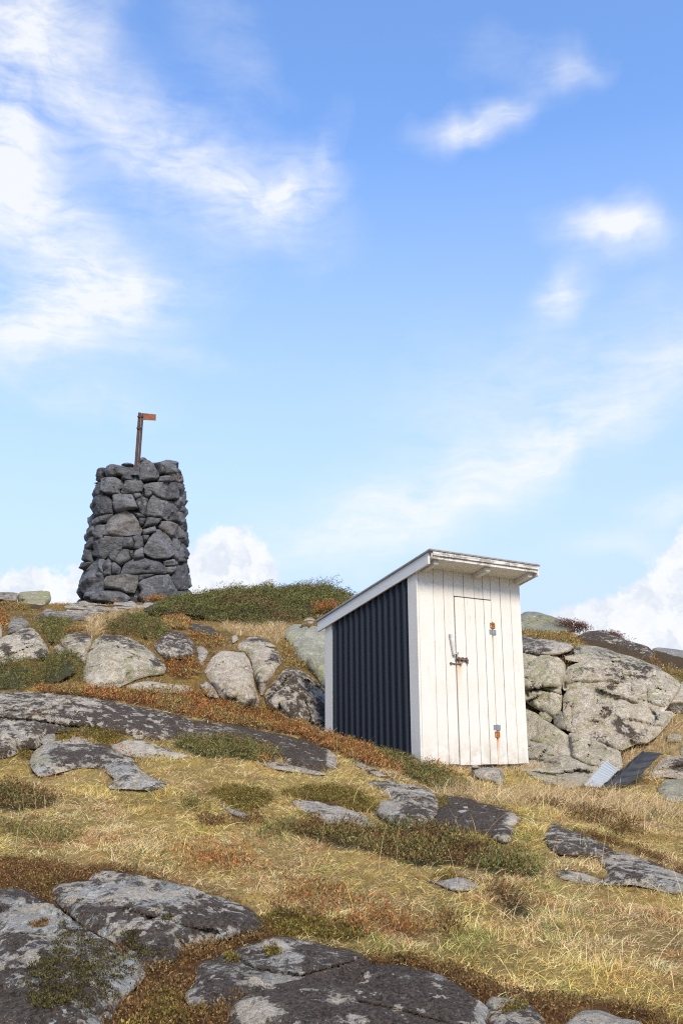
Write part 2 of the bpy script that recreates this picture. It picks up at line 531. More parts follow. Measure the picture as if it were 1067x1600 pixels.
ctl = [P(*c) for c in [
    (-60, 1600, 3.9), (250, 1600, 3.95), (533, 1600, 4.0), (800, 1600, 4.1), (1120, 1600, 4.25),
    (-60, 1500, 4.7), (250, 1500, 4.7), (533, 1500, 4.7), (800, 1500, 4.75), (1120, 1500, 4.9),
    (-60, 1400, 5.7), (250, 1400, 5.65), (533, 1400, 5.7), (800, 1400, 5.75), (1120, 1400, 5.9),
    (-60, 1300, 7.1), (250, 1300, 7.1), (533, 1300, 7.15), (800, 1300, 7.2), (1120, 1300, 7.4),
    (-60, 1240, 8.2), (250, 1240, 8.4), (533, 1240, 8.5), (700, 1240, 8.7), (880, 1245, 9.0), (1080, 1252, 9.2),
    (-60, 1190, 9.0), (100, 1195, 9.1), (300, 1190, 9.3), (500, 1195, 9.6), (620, 1205, 9.7),
    (-60, 1130, 10.3), (100, 1130, 10.4), (300, 1150, 10.3), (420, 1155, 10.6),
    (-60, 1082, 11.7), (100, 1085, 11.6), (240, 1100, 11.7), (350, 1125, 11.5), (480, 1160, 11.0),
    (0, 1070, 12.2), (120, 1072, 12.2), (200, 1072, 12.3), (330, 1075, 12.4), (430, 1105, 12.2), (500, 1145, 11.9),
    (20, 1030, 13.0), (90, 1035, 12.9), (200, 1020, 13.1), (300, 1045, 13.0), (390, 1050, 12.9), (460, 1070, 12.6),
    (40, 990, 14.0), (120, 990, 14.2), (200, 985, 14.4), (300, 1005, 14.3), (390, 1005, 14.1), (450, 1000, 14.4), (500, 1040, 13.3),
    (20, 960, 16.0), (100, 965, 16.3), (200, 970, 16.5), (300, 975, 16.2), (400, 986, 15.4), (480, 976, 15.4),
    (30, 945, 18.5), (120, 950, 19.0), (200, 955, 19.0), (300, 962, 17.8), (420, 975, 16.8), (520, 962, 16.8),
    (-60, 945, 20.5), (60, 946, 20.8), (150, 946, 22.0), (210, 942, 23.4), (290, 944, 24.0), (380, 960, 19.5), (480, 958, 18.6), (560, 962, 18.0),
    (840, 1200, 11.0), (930, 1222, 10.4), (1000, 1225, 10.2), (1090, 1205, 10.6),
    (830, 1100, 12.3), (930, 1130, 11.7), (1000, 1130, 11.6), (1080, 1130, 11.6),
    (840, 1020, 13.1), (940, 1020, 13.2), (1060, 1060, 12.8), (840, 1000, 14.0), (920, 1003, 14.2), (1020, 1022, 14.3), (1090, 1045, 14.0),
    (840, 992, 16.0), (930, 996, 15.7), (1000, 1014, 15.7), (1100, 1040, 16.0)]]
ctl += [S(*c) for c in [(-.12, 1.75, .36), (-.12, 1.3, .24), (-.12, .8, .15), (-.12, .4, .085), (-.12, .05, .02), (-.6, .8, .12), (-.5, 0, .0),
                        (.3, -.12, -.06), (.9, -.12, -.10), (1.5, -.15, -.11), (.8, .9, -.14), (1.7, .6, -.1), (.8, 2.2, .4), (1.7, 1.7, .3), (0, 2.3, .5), (1.9, 1.1, .1)]]
ctl += [np.array(c, float) for c in [
    (-3, 0, -1.62), (0, 0, -1.65), (3, 0, -1.6), (-4, 2, -1.3), (0, 2, -1.32), (4, 2, -1.3), (-9, 4, -1.0), (9, 4, -1.0), (-10, 10, .2), (9, 10, -.3), (-12, 16, 2.0), (9.5, 13, .9),
    (0, 24, 3.1), (2, 21, 2.7), (4, 19, 1.9), (-6, 27, 3.9), (-2, 28, 3.3), (-12, 24, 3.4), (-7, 34, 2.4), (3, 27, 1.8), (8, 18, 1.1), (11, 20, .8), (5, 22, 1.4), (10, 28, .8), (-16, 30, 2.4),
    (-20, 5, -1), (20, 5, -1.2), (-25, 40, 0), (25, 40, -2), (0, 50, -1), (20, 18, .6), (-22, 20, 2.0), (0, -12, -2.5), (-20, -12, -2.5), (20, -12, -2.5)]]
ctl = np.array(ctl)


def rbf_fit(c):
    n = len(c)
    d = np.sqrt(((c[:, None, :2] - c[None, :, :2]) ** 2).sum(-1) + .09)
    A = np.zeros((n + 3, n + 3))
    A[:n, :n] = -d - np.eye(n) * .02
    A[:n, n] = 1
    A[:n, n + 1:] = c[:, :2]
    A[n:, :n] = A[:n, n:].T
    b = np.zeros(n + 3)
    b[:n] = c[:, 2]
    return np.linalg.solve(A, b)


_w = rbf_fit(ctl)


def rbf(X, Y):
    sh = X.shape
    X, Y = X.ravel(), Y.ravel()
    o = _w[len(ctl)] + _w[len(ctl) + 1] * X + _w[len(ctl) + 2] * Y
    for i, c in enumerate(ctl):
        o = o - _w[i] * np.sqrt((X - c[0]) ** 2 + (Y - c[1]) ** 2 + .09)
    return o.reshape(sh)


GX0, GX1, GY0, GY1, GS = -14.0, 14.0, -1.0, 34.0, 0.1
gx = np.arange(GX0, GX1 + .001, GS)
gy = np.arange(GY0, GY1 + .001, GS)
HG = rbf(*np.meshgrid(gx, gy, indexing='ij'))


def height(X, Y):
    fx = np.clip((np.asarray(X) - GX0) / GS, 0, len(gx) - 1.001)
    fy = np.clip((np.asarray(Y) - GY0) / GS, 0, len(gy) - 1.001)
    i, j = fx.astype(int), fy.astype(int)
    a, b = fx - i, fy - j
    return HG[i, j] * (1 - a) * (1 - b) + HG[i + 1, j] * a * (1 - b) + HG[i, j + 1] * (1 - a) * b + HG[i + 1, j + 1] * a * b


# depth of the hillside along each line of sight (used to find where a thing traced from the photograph stands)
DS = 4.0
dpx = np.arange(-120, 1190, DS)
dpy = np.arange(880, 1700, DS)


def depth_map():
    A, Bq = np.meshgrid(dpx, dpy, indexing='ij')
    r = px_ray(A, Bq)
    kx, kz = r[..., 0] / r[..., 1], r[..., 2] / r[..., 1]
    D = np.full(A.shape, np.nan)
    prev = None
    for Y in np.arange(2.2, 27, .04):
        gap = kz * Y - height(kx * Y, np.full(A.shape, Y))
        if prev is not None:
            h = np.isnan(D) & (gap < 0)
            fr = prev / np.maximum(prev - gap, 1e-6)
            D[h] = (Y - .04 + .04 * fr)[h]
        prev = gap
    for j in range(len(dpy) - 2, -1, -1):
        bad = np.isnan(D[:, j])
        D[bad, j] = D[bad, j + 1] + .12
    for _ in range(2):
        E = np.pad(D, 1, mode='edge')
        D = (E[:-2, 1:-1] + E[2:, 1:-1] + E[1:-1, :-2] + E[1:-1, 2:] + 2 * D) / 6
    return D


DM = depth_map()


def depth(px, py):
    fx = np.clip((np.asarray(px, float) - dpx[0]) / DS, 0, len(dpx) - 1.001)
    fy = np.clip((np.asarray(py, float) - dpy[0]) / DS, 0, len(dpy) - 1.001)
    i, j = fx.astype(int), fy.astype(int)
    a, b = fx - i, fy - j
    return DM[i, j] * (1 - a) * (1 - b) + DM[i + 1, j] * a * (1 - b) + DM[i, j + 1] * (1 - a) * b + DM[i + 1, j + 1] * a * b


def project(X):
    X = np.asarray(X, float)
    d = X[..., 1] * CP + X[..., 2] * SP
    u = -X[..., 1] * SP + X[..., 2] * CP
    d = np.where(d < .1, .1, d)
    return 533.5 + FPX * X[..., 0] / d, 800 - FPX * u / d


CROPS = {'c1': (0, 900, 5.335), 'c2': (140, 920, 5.335), 'c3': (300, 960, 4.85), 'c4': (0, 1060, 3.81), 'c5': (260, 1080, 3.81),
         'c6': (807, 940, 4.104), 'c7': (520, 1130, 3.557), 'c8': (780, 1230, 3.718), 'd1': (0, 1330, 3.557), 'd2': (250, 1400, 3.557),
         'd3': (520, 1450, 3.557), 'd4': (767, 1400, 3.557), 'e': (300, 880, 3.81), 'z6': (534, 1150, 2.0), 'f': (0, 0, 1.0),
         'ta': (120, 715, 5.928), 'tb': (120, 820, 5.768)}


def full(crop, pts):
    ox, oy, s = CROPS[crop]
    return np.array([(ox + x / s, oy + y / s) for x, y in pts], float)


def chaikin(p, n=1):
    for _ in range(n):
        q = np.roll(p, -1, 0)
        p = np.stack([p * .86 + q * .14, p * .14 + q * .86], 1).reshape(-1, 2)
    return p


def grow(p, r):
    t = np.roll(p, -1, 0) - np.roll(p, 1, 0)
    n = np.stack([t[:, 1], -t[:, 0]], 1) / np.maximum(np.linalg.norm(t, axis=1), 1e-6)[:, None]
    area = (p[:, 0] * np.roll(p[:, 1], -1) - np.roll(p[:, 0], -1) * p[:, 1]).sum()
    return p + n * r * (1 if area > 0 else -1)


def sdf(poly, Q):
    """signed distance (positive inside) and closest boundary point"""
    a, b = poly, np.roll(poly, -1, 0)
    best = np.full(len(Q), 1e9)
    cp = np.zeros((len(Q), 2))
    ins = np.zeros(len(Q), bool)
    for s, e in zip(a, b):
        ab = e - s
        L = (ab ** 2).sum()
        if L < 1e-9:
            continue
        tt = np.clip(((Q - s) @ ab) / L, 0, 1)
        c = s + tt[:, None] * ab
        d = np.linalg.norm(Q - c, axis=1)
        m_ = d < best
        best[m_] = d[m_]
        cp[m_] = c[m_]
        if e[1] != s[1]:
            cr = ((s[1] > Q[:, 1]) != (e[1] > Q[:, 1])) & (Q[:, 0] < (e[0] - s[0]) * (Q[:, 1] - s[1]) / (e[1] - s[1]) + s[0])
            ins ^= cr
    return np.where(ins, best, -best), cp


def fill_polygon(poly, s):
    """quad grid over a polygon with its rim snapped to the outline: pts, quads, inside distance"""
    lo, hi = poly.min(0) - s, poly.max(0) + s
    nx, ny = int((hi[0] - lo[0]) / s) + 2, int((hi[1] - lo[1]) / s) + 2
    X, Y = np.meshgrid(lo[0] + s * np.arange(nx), lo[1] + s * np.arange(ny), indexing='ij')
    Q = np.stack([X.ravel(), Y.ravel()], 1)
    D, cp = sdf(poly, Q)
    idx = np.arange(nx * ny).reshape(nx, ny)
    quads = np.stack([idx[:-1, :-1], idx[1:, :-1], idx[1:, 1:], idx[:-1, 1:]], -1).reshape(-1, 4)
    quads = quads[(D[quads] > 0).any(1)]
    used = np.unique(quads)
    rim = D[used] <= 0
    pts = Q[used].copy()
    pts[rim] = cp[used][rim]
    d = np.maximum(D[used], 0)
    remap = np.full(nx * ny, -1)
    remap[used] = np.arange(len(used))
    return pts, remap[quads], d


def normals(V, F):
    n = np.cross(V[F[:, 2]] - V[F[:, 0]], V[F[:, 3]] - V[F[:, 1]])
    N = np.zeros_like(V)
    for k in range(4):
        np.add.at(N, F[:, k], n)
    return N / np.maximum(np.linalg.norm(N, axis=1), 1e-9)[:, None]


def close_solid(front, back, F, d):
    """front and back sheets joined along the rim"""
    n = len(front)
    e = np.concatenate([F[:, [0, 1]], F[:, [1, 2]], F[:, [2, 3]], F[:, [3, 0]]])
    key = np.sort(e, 1)
    _, inv, cnt = np.unique(key, axis=0, return_inverse=True, return_counts=True)
    be = e[cnt[inv.ravel()] == 1]
    side = np.stack([be[:, 1], be[:, 0], be[:, 0] + n, be[:, 1] + n], 1)
    return np.concatenate([front, back]), np.concatenate([F, F[:, ::-1] + n, side])


ROCK_POLYS = []
ROCKS = []


def rock(label, crop, pts, B=.35, R=None, mix=(.3, .3, .3), tint=(.30, .295, .28), blobs=(), cracks=(), rough=1.0, step=2.2, T=None, name='boulder', cat='boulder', Y=None, lift=.03, group=None, facet=.75):
    poly = chaikin(full(crop, pts), 1)
    if group and lift == .03:
        lift = .14
    if group:
        poly = grow(poly, 2.2)
    if R:
        poly = grow(poly, 3.5 if name == 'rock_outcrop' else 2.0)
    poly = poly + 1.2 * np.stack([perlin(np.c_[poly / 14, np.full(len(poly), 3.3)]), perlin(np.c_[poly / 14, np.full(len(poly), 8.8)])], 1)
    ROCK_POLYS.append(poly)
    Q, F, d = fill_polygon(poly, step)
    F = F[:, ::-1]
    dm = d.max()
    Rr = max(R, .8 * dm) if R else (.30 if group else .6) * dm
    if R:
        facet = min(facet, .18)
    x = np.minimum(d / Rr, 1)
    prof = 1 - (1 - x) ** 1.9
    dep = depth(Q[:, 0], Q[:, 1])
    if not Y:      # no overhanging lips: the rim may not bulge faster than the hillside recedes
        g = max(.004, np.polyfit(Q[:, 1], dep, 1)[0] * -1)
        B = min(B, .46 * Rr * g if R else .55 * Rr * (1.05 * g + .004))
    if Y:
        k = (Q[:, 1] - poly[:, 1].min()) / np.ptp(poly[:, 1])
        dep = Y[1] * (1 - k) + Y[0] * k
    ray = px_ray(Q[:, 0], Q[:, 1])
    P0 = ray * (dep / ray[:, 1])[:, None]
    seed = np.array([len(ROCK_POLYS) * 3.7, 1.3, 7.7])
    # broad facets: planes chosen per cell
    lowf = fbm(P0 * 1.1 + seed, 3)
    t = lift + B * prof * (1 + (.2 if group else .4) * lowf) + np.minimum(1, d / 7) * facet * np.minimum(.17, .55 * dm * dep / FPX) * (1.0 * facets(P0 * 1.15 + seed) + .45 * facets(P0 * 2.7 + seed + 5))
    for line, w_, dpt in cracks:
        L = full(crop, line)
        dd = np.full(len(Q), 1e9)
        jit = Q + (.9 if group else 1.6) * np.stack([perlin(np.c_[Q / 9, np.zeros(len(Q))]), perlin(np.c_[Q / 9, np.ones(len(Q)) * 5])], 1)
        for s, e in zip(L[:-1], L[1:]):
            ab = e - s
            tt = np.clip(((jit - s) @ ab) / (ab @ ab), 0, 1)
            dd = np.minimum(dd, np.linalg.norm(jit - s - tt[:, None] * ab, axis=1))
        t = t - dpt * np.exp(-(dd / w_) ** 2)
    rn = ray / np.linalg.norm(ray, axis=1)[:, None]
    front = P0 - rn * t[:, None]
    Tb = T if T else max(.25, 1.1 * B)
    back = P0 + rn * (Tb * prof + .02)[:, None] - np.array([0, 0, 1.0]) * (.1 * prof)[:, None]
    N = normals(front, F)
    px_m = dep / FPX * dm * .3
    amp = np.minimum(.04 if R else .075, .25 * px_m) * rough
    disp = .55 * fbm(front * 3.2 + seed, 5, .52, True) + .35 * fbm(front * 9 + seed, 4, .55)
    disp = disp + .8 * facets(front * 3.0 + seed) + .5 * facets(front * 8 + seed) + .22 * fbm(front * 24 + seed, 3)
    fade = np.minimum(1, .25 + d / 6)
    front = front + N * (amp * disp * fade)[:, None]
    V, FF = close_solid(front, back, F, d)
    mx = np.tile(np.array(mix, float), (len(Q), 1))
    tn = np.tile(np.array(tint, float), (len(Q), 1))
    for (bx, by, bw, bh, ch, am) in blobs:
        c = full(crop, [(bx, by)])[0]
        s = CROPS[crop][2]
        g = np.exp(-(((Q[:, 0] - c[0]) / (bw / s)) ** 2 + ((Q[:, 1] - c[1]) / (bh / s)) ** 2))
        mx[:, ch] += am * g
    mx = np.clip(mx, 0, 1.2)
    o = mesh_obj(name, V, FF, M_ROCK, attrs={'mix': np.concatenate([mx, mx]), 'tint': np.concatenate([tn, tn])})
    tag(o, label, cat, group)
    ROCKS.append((o, Q, front, N))
    return o


GREY = (.36, .345, .315)
WARM = (.47, .405, .32)
PALE = (.50, .46, .385)
GREEN = (.35, .345, .27)
BLUE = (.37, .37, .35)
DIM = (.25, .235, .205)

# ------------------------------------------------------------------ boulders and outcrops
# summit ledge and left slope
rock('pale square edged block on the summit skyline at the left edge of the photo', 'c1', [(-90, 135), (150, 136), (154, 180), (142, 222), (60, 222), (0, 205), (-90, 218)], .3, mix=(.35, .3, .3), tint=DIM, Y=(19, 19.6))
rock('yellowish flat faced block on the skyline left of the stone cairn', 'c1', [(155, 150), (180, 132), (345, 120), (420, 130), (432, 200), (385, 250), (370, 300), (250, 285), (170, 245), (150, 215)], .35, mix=(.1, .2, .75), tint=(.27, .27, .22), Y=(19, 19.8))
rock('speckled ledge directly below the rusty moss at the cairn foot', 'c1', [(520, 260), (620, 225), (700, 205), (760, 225), (930, 240), (945, 300), (840, 330), (700, 325), (560, 300)], .35, mix=(.45, .6, .5), tint=PALE, name='rock_ledge', cat='rock ledge')
rock('grey low ledge with black patches under the speckled summit ledge', 'c1', [(360, 300), (385, 262), (450, 285), (640, 295), (790, 320), (765, 362), (600, 378), (450, 352), (370, 330)], .3, mix=(.5, .4, .15), tint=GREY, name='rock_ledge', cat='rock ledge')
rock('smooth grey ledge at the right foot of the stone cairn', 'c2', [(185, 150), (215, 105), (290, 118), (350, 98), (418, 140), (480, 110), (600, 108), (560, 150), (420, 165), (330, 180), (250, 190), (190, 195)], .3, mix=(.2, .4, .2), tint=GREY, name='rock_ledge', cat='rock ledge')
rock('rounded dark grey stone in the hollow below the skyline blocks', 'c1', [(75, 370), (115, 338), (190, 333), (243, 380), (238, 425), (130, 480), (62, 495)], .35, mix=(.4, .3, .3), tint=DIM)
rock('small rust edged rock at the left edge below the skyline', 'c1', [(-60, 390), (10, 390), (25, 450), (15, 525), (-60, 540)], .3, mix=(.2, .3, .3), tint=PALE)
rock('sloping grey slab face with black lichen patches at the left edge', 'c1', [(-90, 560), (0, 525), (60, 490), (130, 455), (200, 430), (280, 430), (330, 490), (380, 560), (420, 640), (385, 700), (290, 705), (200, 695), (60, 740), (-90, 780)], .5, mix=(.25, .4, .4), tint=PALE, blobs=[(220, 480, 60, 60, 0, .5), (60, 620, 40, 50, 0, .6), (360, 640, 60, 70, 0, .5)],
     cracks=[([(0, 690), (140, 640), (280, 590), (320, 500)], 1.4, .10)])
rock('little wedge of grey stone between two pale boulders', 'c1', [(445, 590), (500, 568), (530, 600), (568, 650), (490, 665)], .25, mix=(.2, .4, .3), tint=GREY)
rock('pale angular boulder just left of the big rounded boulder', 'c1', [(500, 540), (530, 505), (590, 475), (700, 460), (780, 490), (765, 560), (735, 650), (712, 742), (650, 692), (600, 660), (570, 640), (530, 590)], .5, mix=(.3, .5, .55), tint=WARM, blobs=[(690, 500, 90, 40, 0, .55)])
rock('row of dark little stones above the green juniper on the left slope', 'c1', [(285, 345), (330, 320), (410, 330), (470, 360), (380, 388), (300, 378)], .22, mix=(.8, .4, .2), tint=DIM)
rock('big rounded pale boulder speckled with black in the middle of the slope', 'c2', [(-52, 690), (-42, 620), (10, 480), (70, 400), (150, 378), (260, 390), (330, 403), (420, 450), (500, 510), (580, 580), (642, 660), (620, 715), (480, 730), (400, 752), (320, 790), (230, 832), (120, 852), (40, 832), (-40, 782), (-56, 740)], .8, mix=(.22, .55, .62), tint=(.46, .43, .36), blobs=[(190, 400, 120, 30, 0, .6), (330, 470, 200, 60, 0, .3), (560, 600, 60, 70, 0, .5), (100, 780, 220, 60, 1, .4)],
     cracks=[([(20, 500), (90, 450), (190, 420), (330, 405)], 1.3, .10)], facet=.2)
rock('black capped boulder with white blotches right of the big rounded boulder', 'c2', [(530, 460), (590, 400), (620, 350), (660, 338), (780, 360), (840, 410), (880, 480), (882, 570), (800, 592), (700, 588), (640, 592), (560, 520)], .5, mix=(.62, .75, .2), tint=PALE, blobs=[(690, 390, 150, 60, 0, .5)])
rock('small upright grey stone beside the heather pocket', 'c2', [(893, 490), (930, 473), (992, 520), (977, 580), (937, 652), (900, 622)], .3, mix=(.3, .4, .2), tint=GREY)
rock('long low pale stone lying in the red heather', 'c2', [(300, 812), (400, 780), (500, 764), (580, 784), (700, 798), (830, 808), (872, 850), (780, 867), (600, 867), (450, 857), (340, 838)], .3, mix=(.25, .7, .3), tint=PALE, name='low_stone', cat='stone')
rock('black lichen crusted outcrop just below the wide juniper', 'c2', [(820, 320), (870, 288), (970, 298), (1060, 348), (1095, 392), (1000, 402), (880, 372)], .35, mix=(.85, .35, .1), tint=DIM)
rock('small white stone at the lower edge of the wide juniper', 'c2', [(538, 285), (580, 264), (622, 267), (612, 296), (560, 302)], .15, mix=(.0, .6, .1), tint=GREY)
rock('pale cleft boulder with warm face left of the black and white boulder', 'c3', [(82, 420), (150, 330), (220, 275), (340, 283), (400, 288), (432, 340), (460, 420), (474, 540), (512, 650), (492, 722), (430, 707), (300, 667), (220, 637), (180, 560), (108, 480)], .7, mix=(.12, .6, .35), tint=(.48, .42, .34), blobs=[(470, 660, 40, 60, 0, .7), (250, 340, 110, 60, 1, .3)], cracks=[([(110, 440), (220, 370), (320, 320)], 1.6, .10)], facet=.9)
rock('tall pale boulder with a lime streak and dark cap behind the cleft boulder', 'c3', [(343, 240), (390, 195), (440, 168), (530, 178), (620, 230), (672, 290), (687, 370), (642, 410), (602, 480), (562, 560), (527, 622), (500, 560), (470, 480), (450, 350), (400, 280), (350, 277)], .6, mix=(.25, .6, .3), tint=WARM, blobs=[(500, 200, 120, 30, 0, .6), (640, 300, 50, 80, 0, .45), (490, 530, 30, 80, 0, .5), (430, 260, 60, 60, 2, .7), (500, 400, 25, 80, 2, .9)],
     cracks=[([(360, 215), (450, 210), (560, 225)], 1.3, .08)])
rock('black and white blotched boulder beside the rear corner of the shed', 'c3', [(548, 610), (590, 540), (650, 480), (700, 413), (780, 408), (870, 450), (930, 498), (980, 540), (1075, 590), (1075, 925), (960, 912), (880, 882), (780, 832), (720, 792), (640, 742), (568, 692)], .7, mix=(.58, .78, .2), tint=(.33, .32, .30), cracks=[([(600, 640), (640, 570), (720, 500)], 1.5, .10), ([(860, 660), (900, 780), (880, 880)], 1.5, .1)])
rock('big smooth greenish grey boulder half hidden behind the shed roof', 'c3', [(700, 170), (720, 93), (800, 63), (900, 83), (1100, 105), (1100, 620), (1000, 562), (940, 472), (880, 400), (800, 342), (748, 230)], .7, mix=(.08, .15, .5), tint=(.33, .34, .28), cracks=[([(750, 215), (830, 150), (900, 85)], 1.4, .08)], facet=.25)
rock('small stone perched by the roof edge at the end of the juniper', 'c3', [(838, 55), (870, 18), (912, 13), (940, 55), (900, 74), (870, 68)], .2, mix=(.1, .4, .2), tint=WARM)
rock('small pale stone in the dry grass above the tall pale boulder', 'c3', [(298, 165), (340, 148), (357, 190), (310, 222)], .15, mix=(.1, .6, .3), tint=PALE)
rock('low striped rock at the left foot of the cleft boulder', 'c3', [(55, 540), (110, 498), (172, 560), (212, 642), (120, 622)], .25, mix=(.45, .5, .2), tint=PALE)
# bedrock slabs across the middle
rock('long dark bedrock slab with pale lichen ends crossing the left slope', 'c4', [(-90, 92), (100, 86), (300, 98), (450, 110), (600, 133), (800, 173), (950, 200), (1100, 232), (1190, 255), (1330, 280), (1320, 315), (1250, 352), (1060, 352), (900, 360), (830, 335), (740, 322), (600, 302), (450, 302), (350, 312), (260, 352), (230, 412), (120, 417), (90, 452), (-90, 485)], .55, R=14, mix=(.58, .7, .25), tint=(.44, .425, .375),
     blobs=[(800, 250, 340, 90, 0, .6), (500, 170, 110, 50, 0, -.35), (60, 330, 120, 90, 1, .5), (20, 400, 120, 60, 2, .5), (300, 230, 200, 50, 0, -.12), (640, 200, 70, 50, 0, .2)], name='bedrock_outcrop', cat='bedrock', step=2.0, cracks=[([(0, 240), (200, 250), (420, 290), (600, 300)], 2.2, .18), ([(0, 190), (180, 200), (330, 230)], 1.6, .12)])
rock('nearly black bedrock strip ending in the red heather left of the shed', 'c5', [(250, 272), (270, 235), (340, 203), (420, 210), (560, 243), (700, 268), (870, 318), (960, 348), (1018, 400), (1002, 457), (930, 477), (850, 464), (760, 442), (690, 402), (600, 342), (480, 292), (380, 277)], .5, R=11, mix=(.92, .35, .05), tint=DIM, blobs=[(990, 400, 40, 60, 0, -1.1), (990, 400, 40, 60, 1, .6), (370, 230, 50, 26, 0, -.5)], name='bedrock_outcrop', cat='bedrock', step=2.0)
rock('thin pale rim of rock under the black bedrock strip', 'c5', [(560, 430), (640, 418), (760, 440), (900, 470), (1005, 500), (880, 498), (740, 478), (620, 462)], .2, mix=(.3, .7, .1), tint=GREY, name='bedrock_outcrop', cat='bedrock')
rock('humped grey slab with dark crown rising from the dry grass on the left', 'c4', [(183, 490), (220, 428), (300, 378), (450, 388), (620, 403), (700, 438), (790, 488), (832, 550), (900, 600), (1005, 637), (900, 658), (760, 652), (640, 652), (700, 602), (610, 532), (520, 522), (440, 532), (330, 562), (240, 582), (193, 532)], .55, R=16, mix=(.35, .5, .35), tint=(.38, .385, .37), blobs=[(530, 440, 210, 60, 0, .5), (230, 480, 60, 60, 2, .3), (800, 620, 160, 30, 0, .1)], name='bedrock_outcrop', cat='bedrock', step=2.0)
rock('cream flecked low slab right of the humped slab', 'c4', [(650, 405), (740, 368), (860, 370), (1000, 420), (1135, 462), (1060, 482), (940, 478), (840, 482), (740, 462)], .3, mix=(.35, .95, .3), tint=WARM, name='bedrock_outcrop', cat='bedrock')
rock('small cream pebble like stone on the edge of the long slab', 'c4', [(788, 345), (810, 328), (856, 337), (852, 362), (812, 364)], .15, mix=(.0, .6, .3), tint=PALE, name='low_stone', cat='stone')
rock('narrow grey stone in the moss above the humped slab', 'c4', [(408, 372), (430, 346), (520, 358), (572, 392), (480, 392)], .18, mix=(.15, .5, .2), tint=GREY, name='low_stone', cat='stone')
rock('smooth pale grey stone left of the moss cushion', 'c4', [(233, 380), (270, 328), (330, 322), (334, 372), (270, 404)], .25, mix=(.1, .3, .3), tint=GREY, name='low_stone', cat='stone')
rock('small grey slab under the brown moss in the grass', 'c5', [(305, 668), (350, 678), (430, 718), (512, 740), (480, 764), (400, 738)], .2, mix=(.1, .4, .2), tint=BLUE, name='low_stone', cat='stone')
rock('flat grey slab lying across the grass left of the shed front', 'f', [(448, 1248), (470, 1248), (496, 1251), (522, 1255), (543, 1264), (569, 1275), (592, 1294), (565, 1295), (537, 1285), (517, 1296), (496, 1283), (470, 1270)], .35, mix=(.25, .6, .15), tint=(.42, .42, .40), blobs=[(500, 1265, 20, 10, 0, .3)], name='bedrock_outcrop', cat='bedrock')
rock('streaky grey and black slab sloping below the shed corner', 'c7', [(175, 330), (300, 326), (450, 350), (560, 382), (602, 470), (522, 582), (400, 588), (300, 542), (238, 492), (268, 440), (330, 430), (298, 390)], .4, R=14, mix=(.5, .65, .05), tint=BLUE, blobs=[(450, 500, 100, 60, 0, .35), (300, 480, 60, 50, 0, -.4)], name='bedrock_outcrop', cat='bedrock')
rock('black slab with white spots below the door of the shed', 'c7', [(600, 430), (640, 408), (750, 427), (870, 452), (1000, 507), (1040, 530), (1003, 592), (992, 655), (960, 668), (880, 642), (800, 612), (680, 612), (590, 582), (520, 582), (570, 500)], .5, R=16, mix=(.85, .3, .0), tint=DIM, blobs=[(1005, 540, 50, 50, 0, -1.0), (1005, 540, 50, 50, 1, .6), (980, 640, 50, 30, 0, -.5), (980, 640, 60, 30, 1, .7)], name='bedrock_outcrop', cat='bedrock')
rock('narrow dark rock peeping out of the red heather by the black cladding', 'c7', [(95, 215), (160, 212), (240, 258), (330, 298), (388, 328), (320, 328), (240, 292), (160, 252)], .22, mix=(.5, .6, .05), tint=GREY, name='low_stone', cat='stone')
rock('small pale stone at the right end of the black spotted slab', 'c8', [(148, 212), (190, 193), (232, 220), (180, 238)], .18, mix=(.3, .7, .1), tint=GREY, name='low_stone', cat='stone')
rock('dark rock hump with white crust in the grass below the sheets', 'c8', [(253, 290), (300, 218), (340, 223), (450, 268), (560, 318), (664, 370), (600, 398), (480, 392), (340, 387), (298, 350)], .45, R=14, mix=(.62, .6, .05), tint=BLUE, blobs=[(430, 280, 90, 30, 1, .4)], name='bedrock_outcrop', cat='bedrock')
rock('long grey slab running out at the right edge of the photo', 'c8', [(578, 420), (650, 383), (720, 383), (850, 428), (960, 478), (1067, 520), (1120, 560), (1120, 615), (980, 607), (880, 582), (780, 562), (660, 562), (598, 562), (640, 500)], .5, R=16, mix=(.45, .7, .1), tint=(.40, .40, .38), blobs=[(760, 480, 130, 50, 0, .35)], name='bedrock_outcrop', cat='bedrock')
rock('broken pale rock half sunk in grass left of the long right slab', 'c8', [(305, 500), (380, 478), (480, 498), (625, 550), (520, 574), (350, 533)], .16, mix=(.5, .75, .1), tint=GREY, name='low_stone', cat='stone')
rock('small flat pale slab alone in the dry grass below the dark heather', 'z6', [(266, 450), (300, 455), (370, 438), (452, 475), (400, 484), (350, 487)], .25, mix=(.2, .6, .1), tint=(.36, .355, .34), name='low_stone', cat='stone')
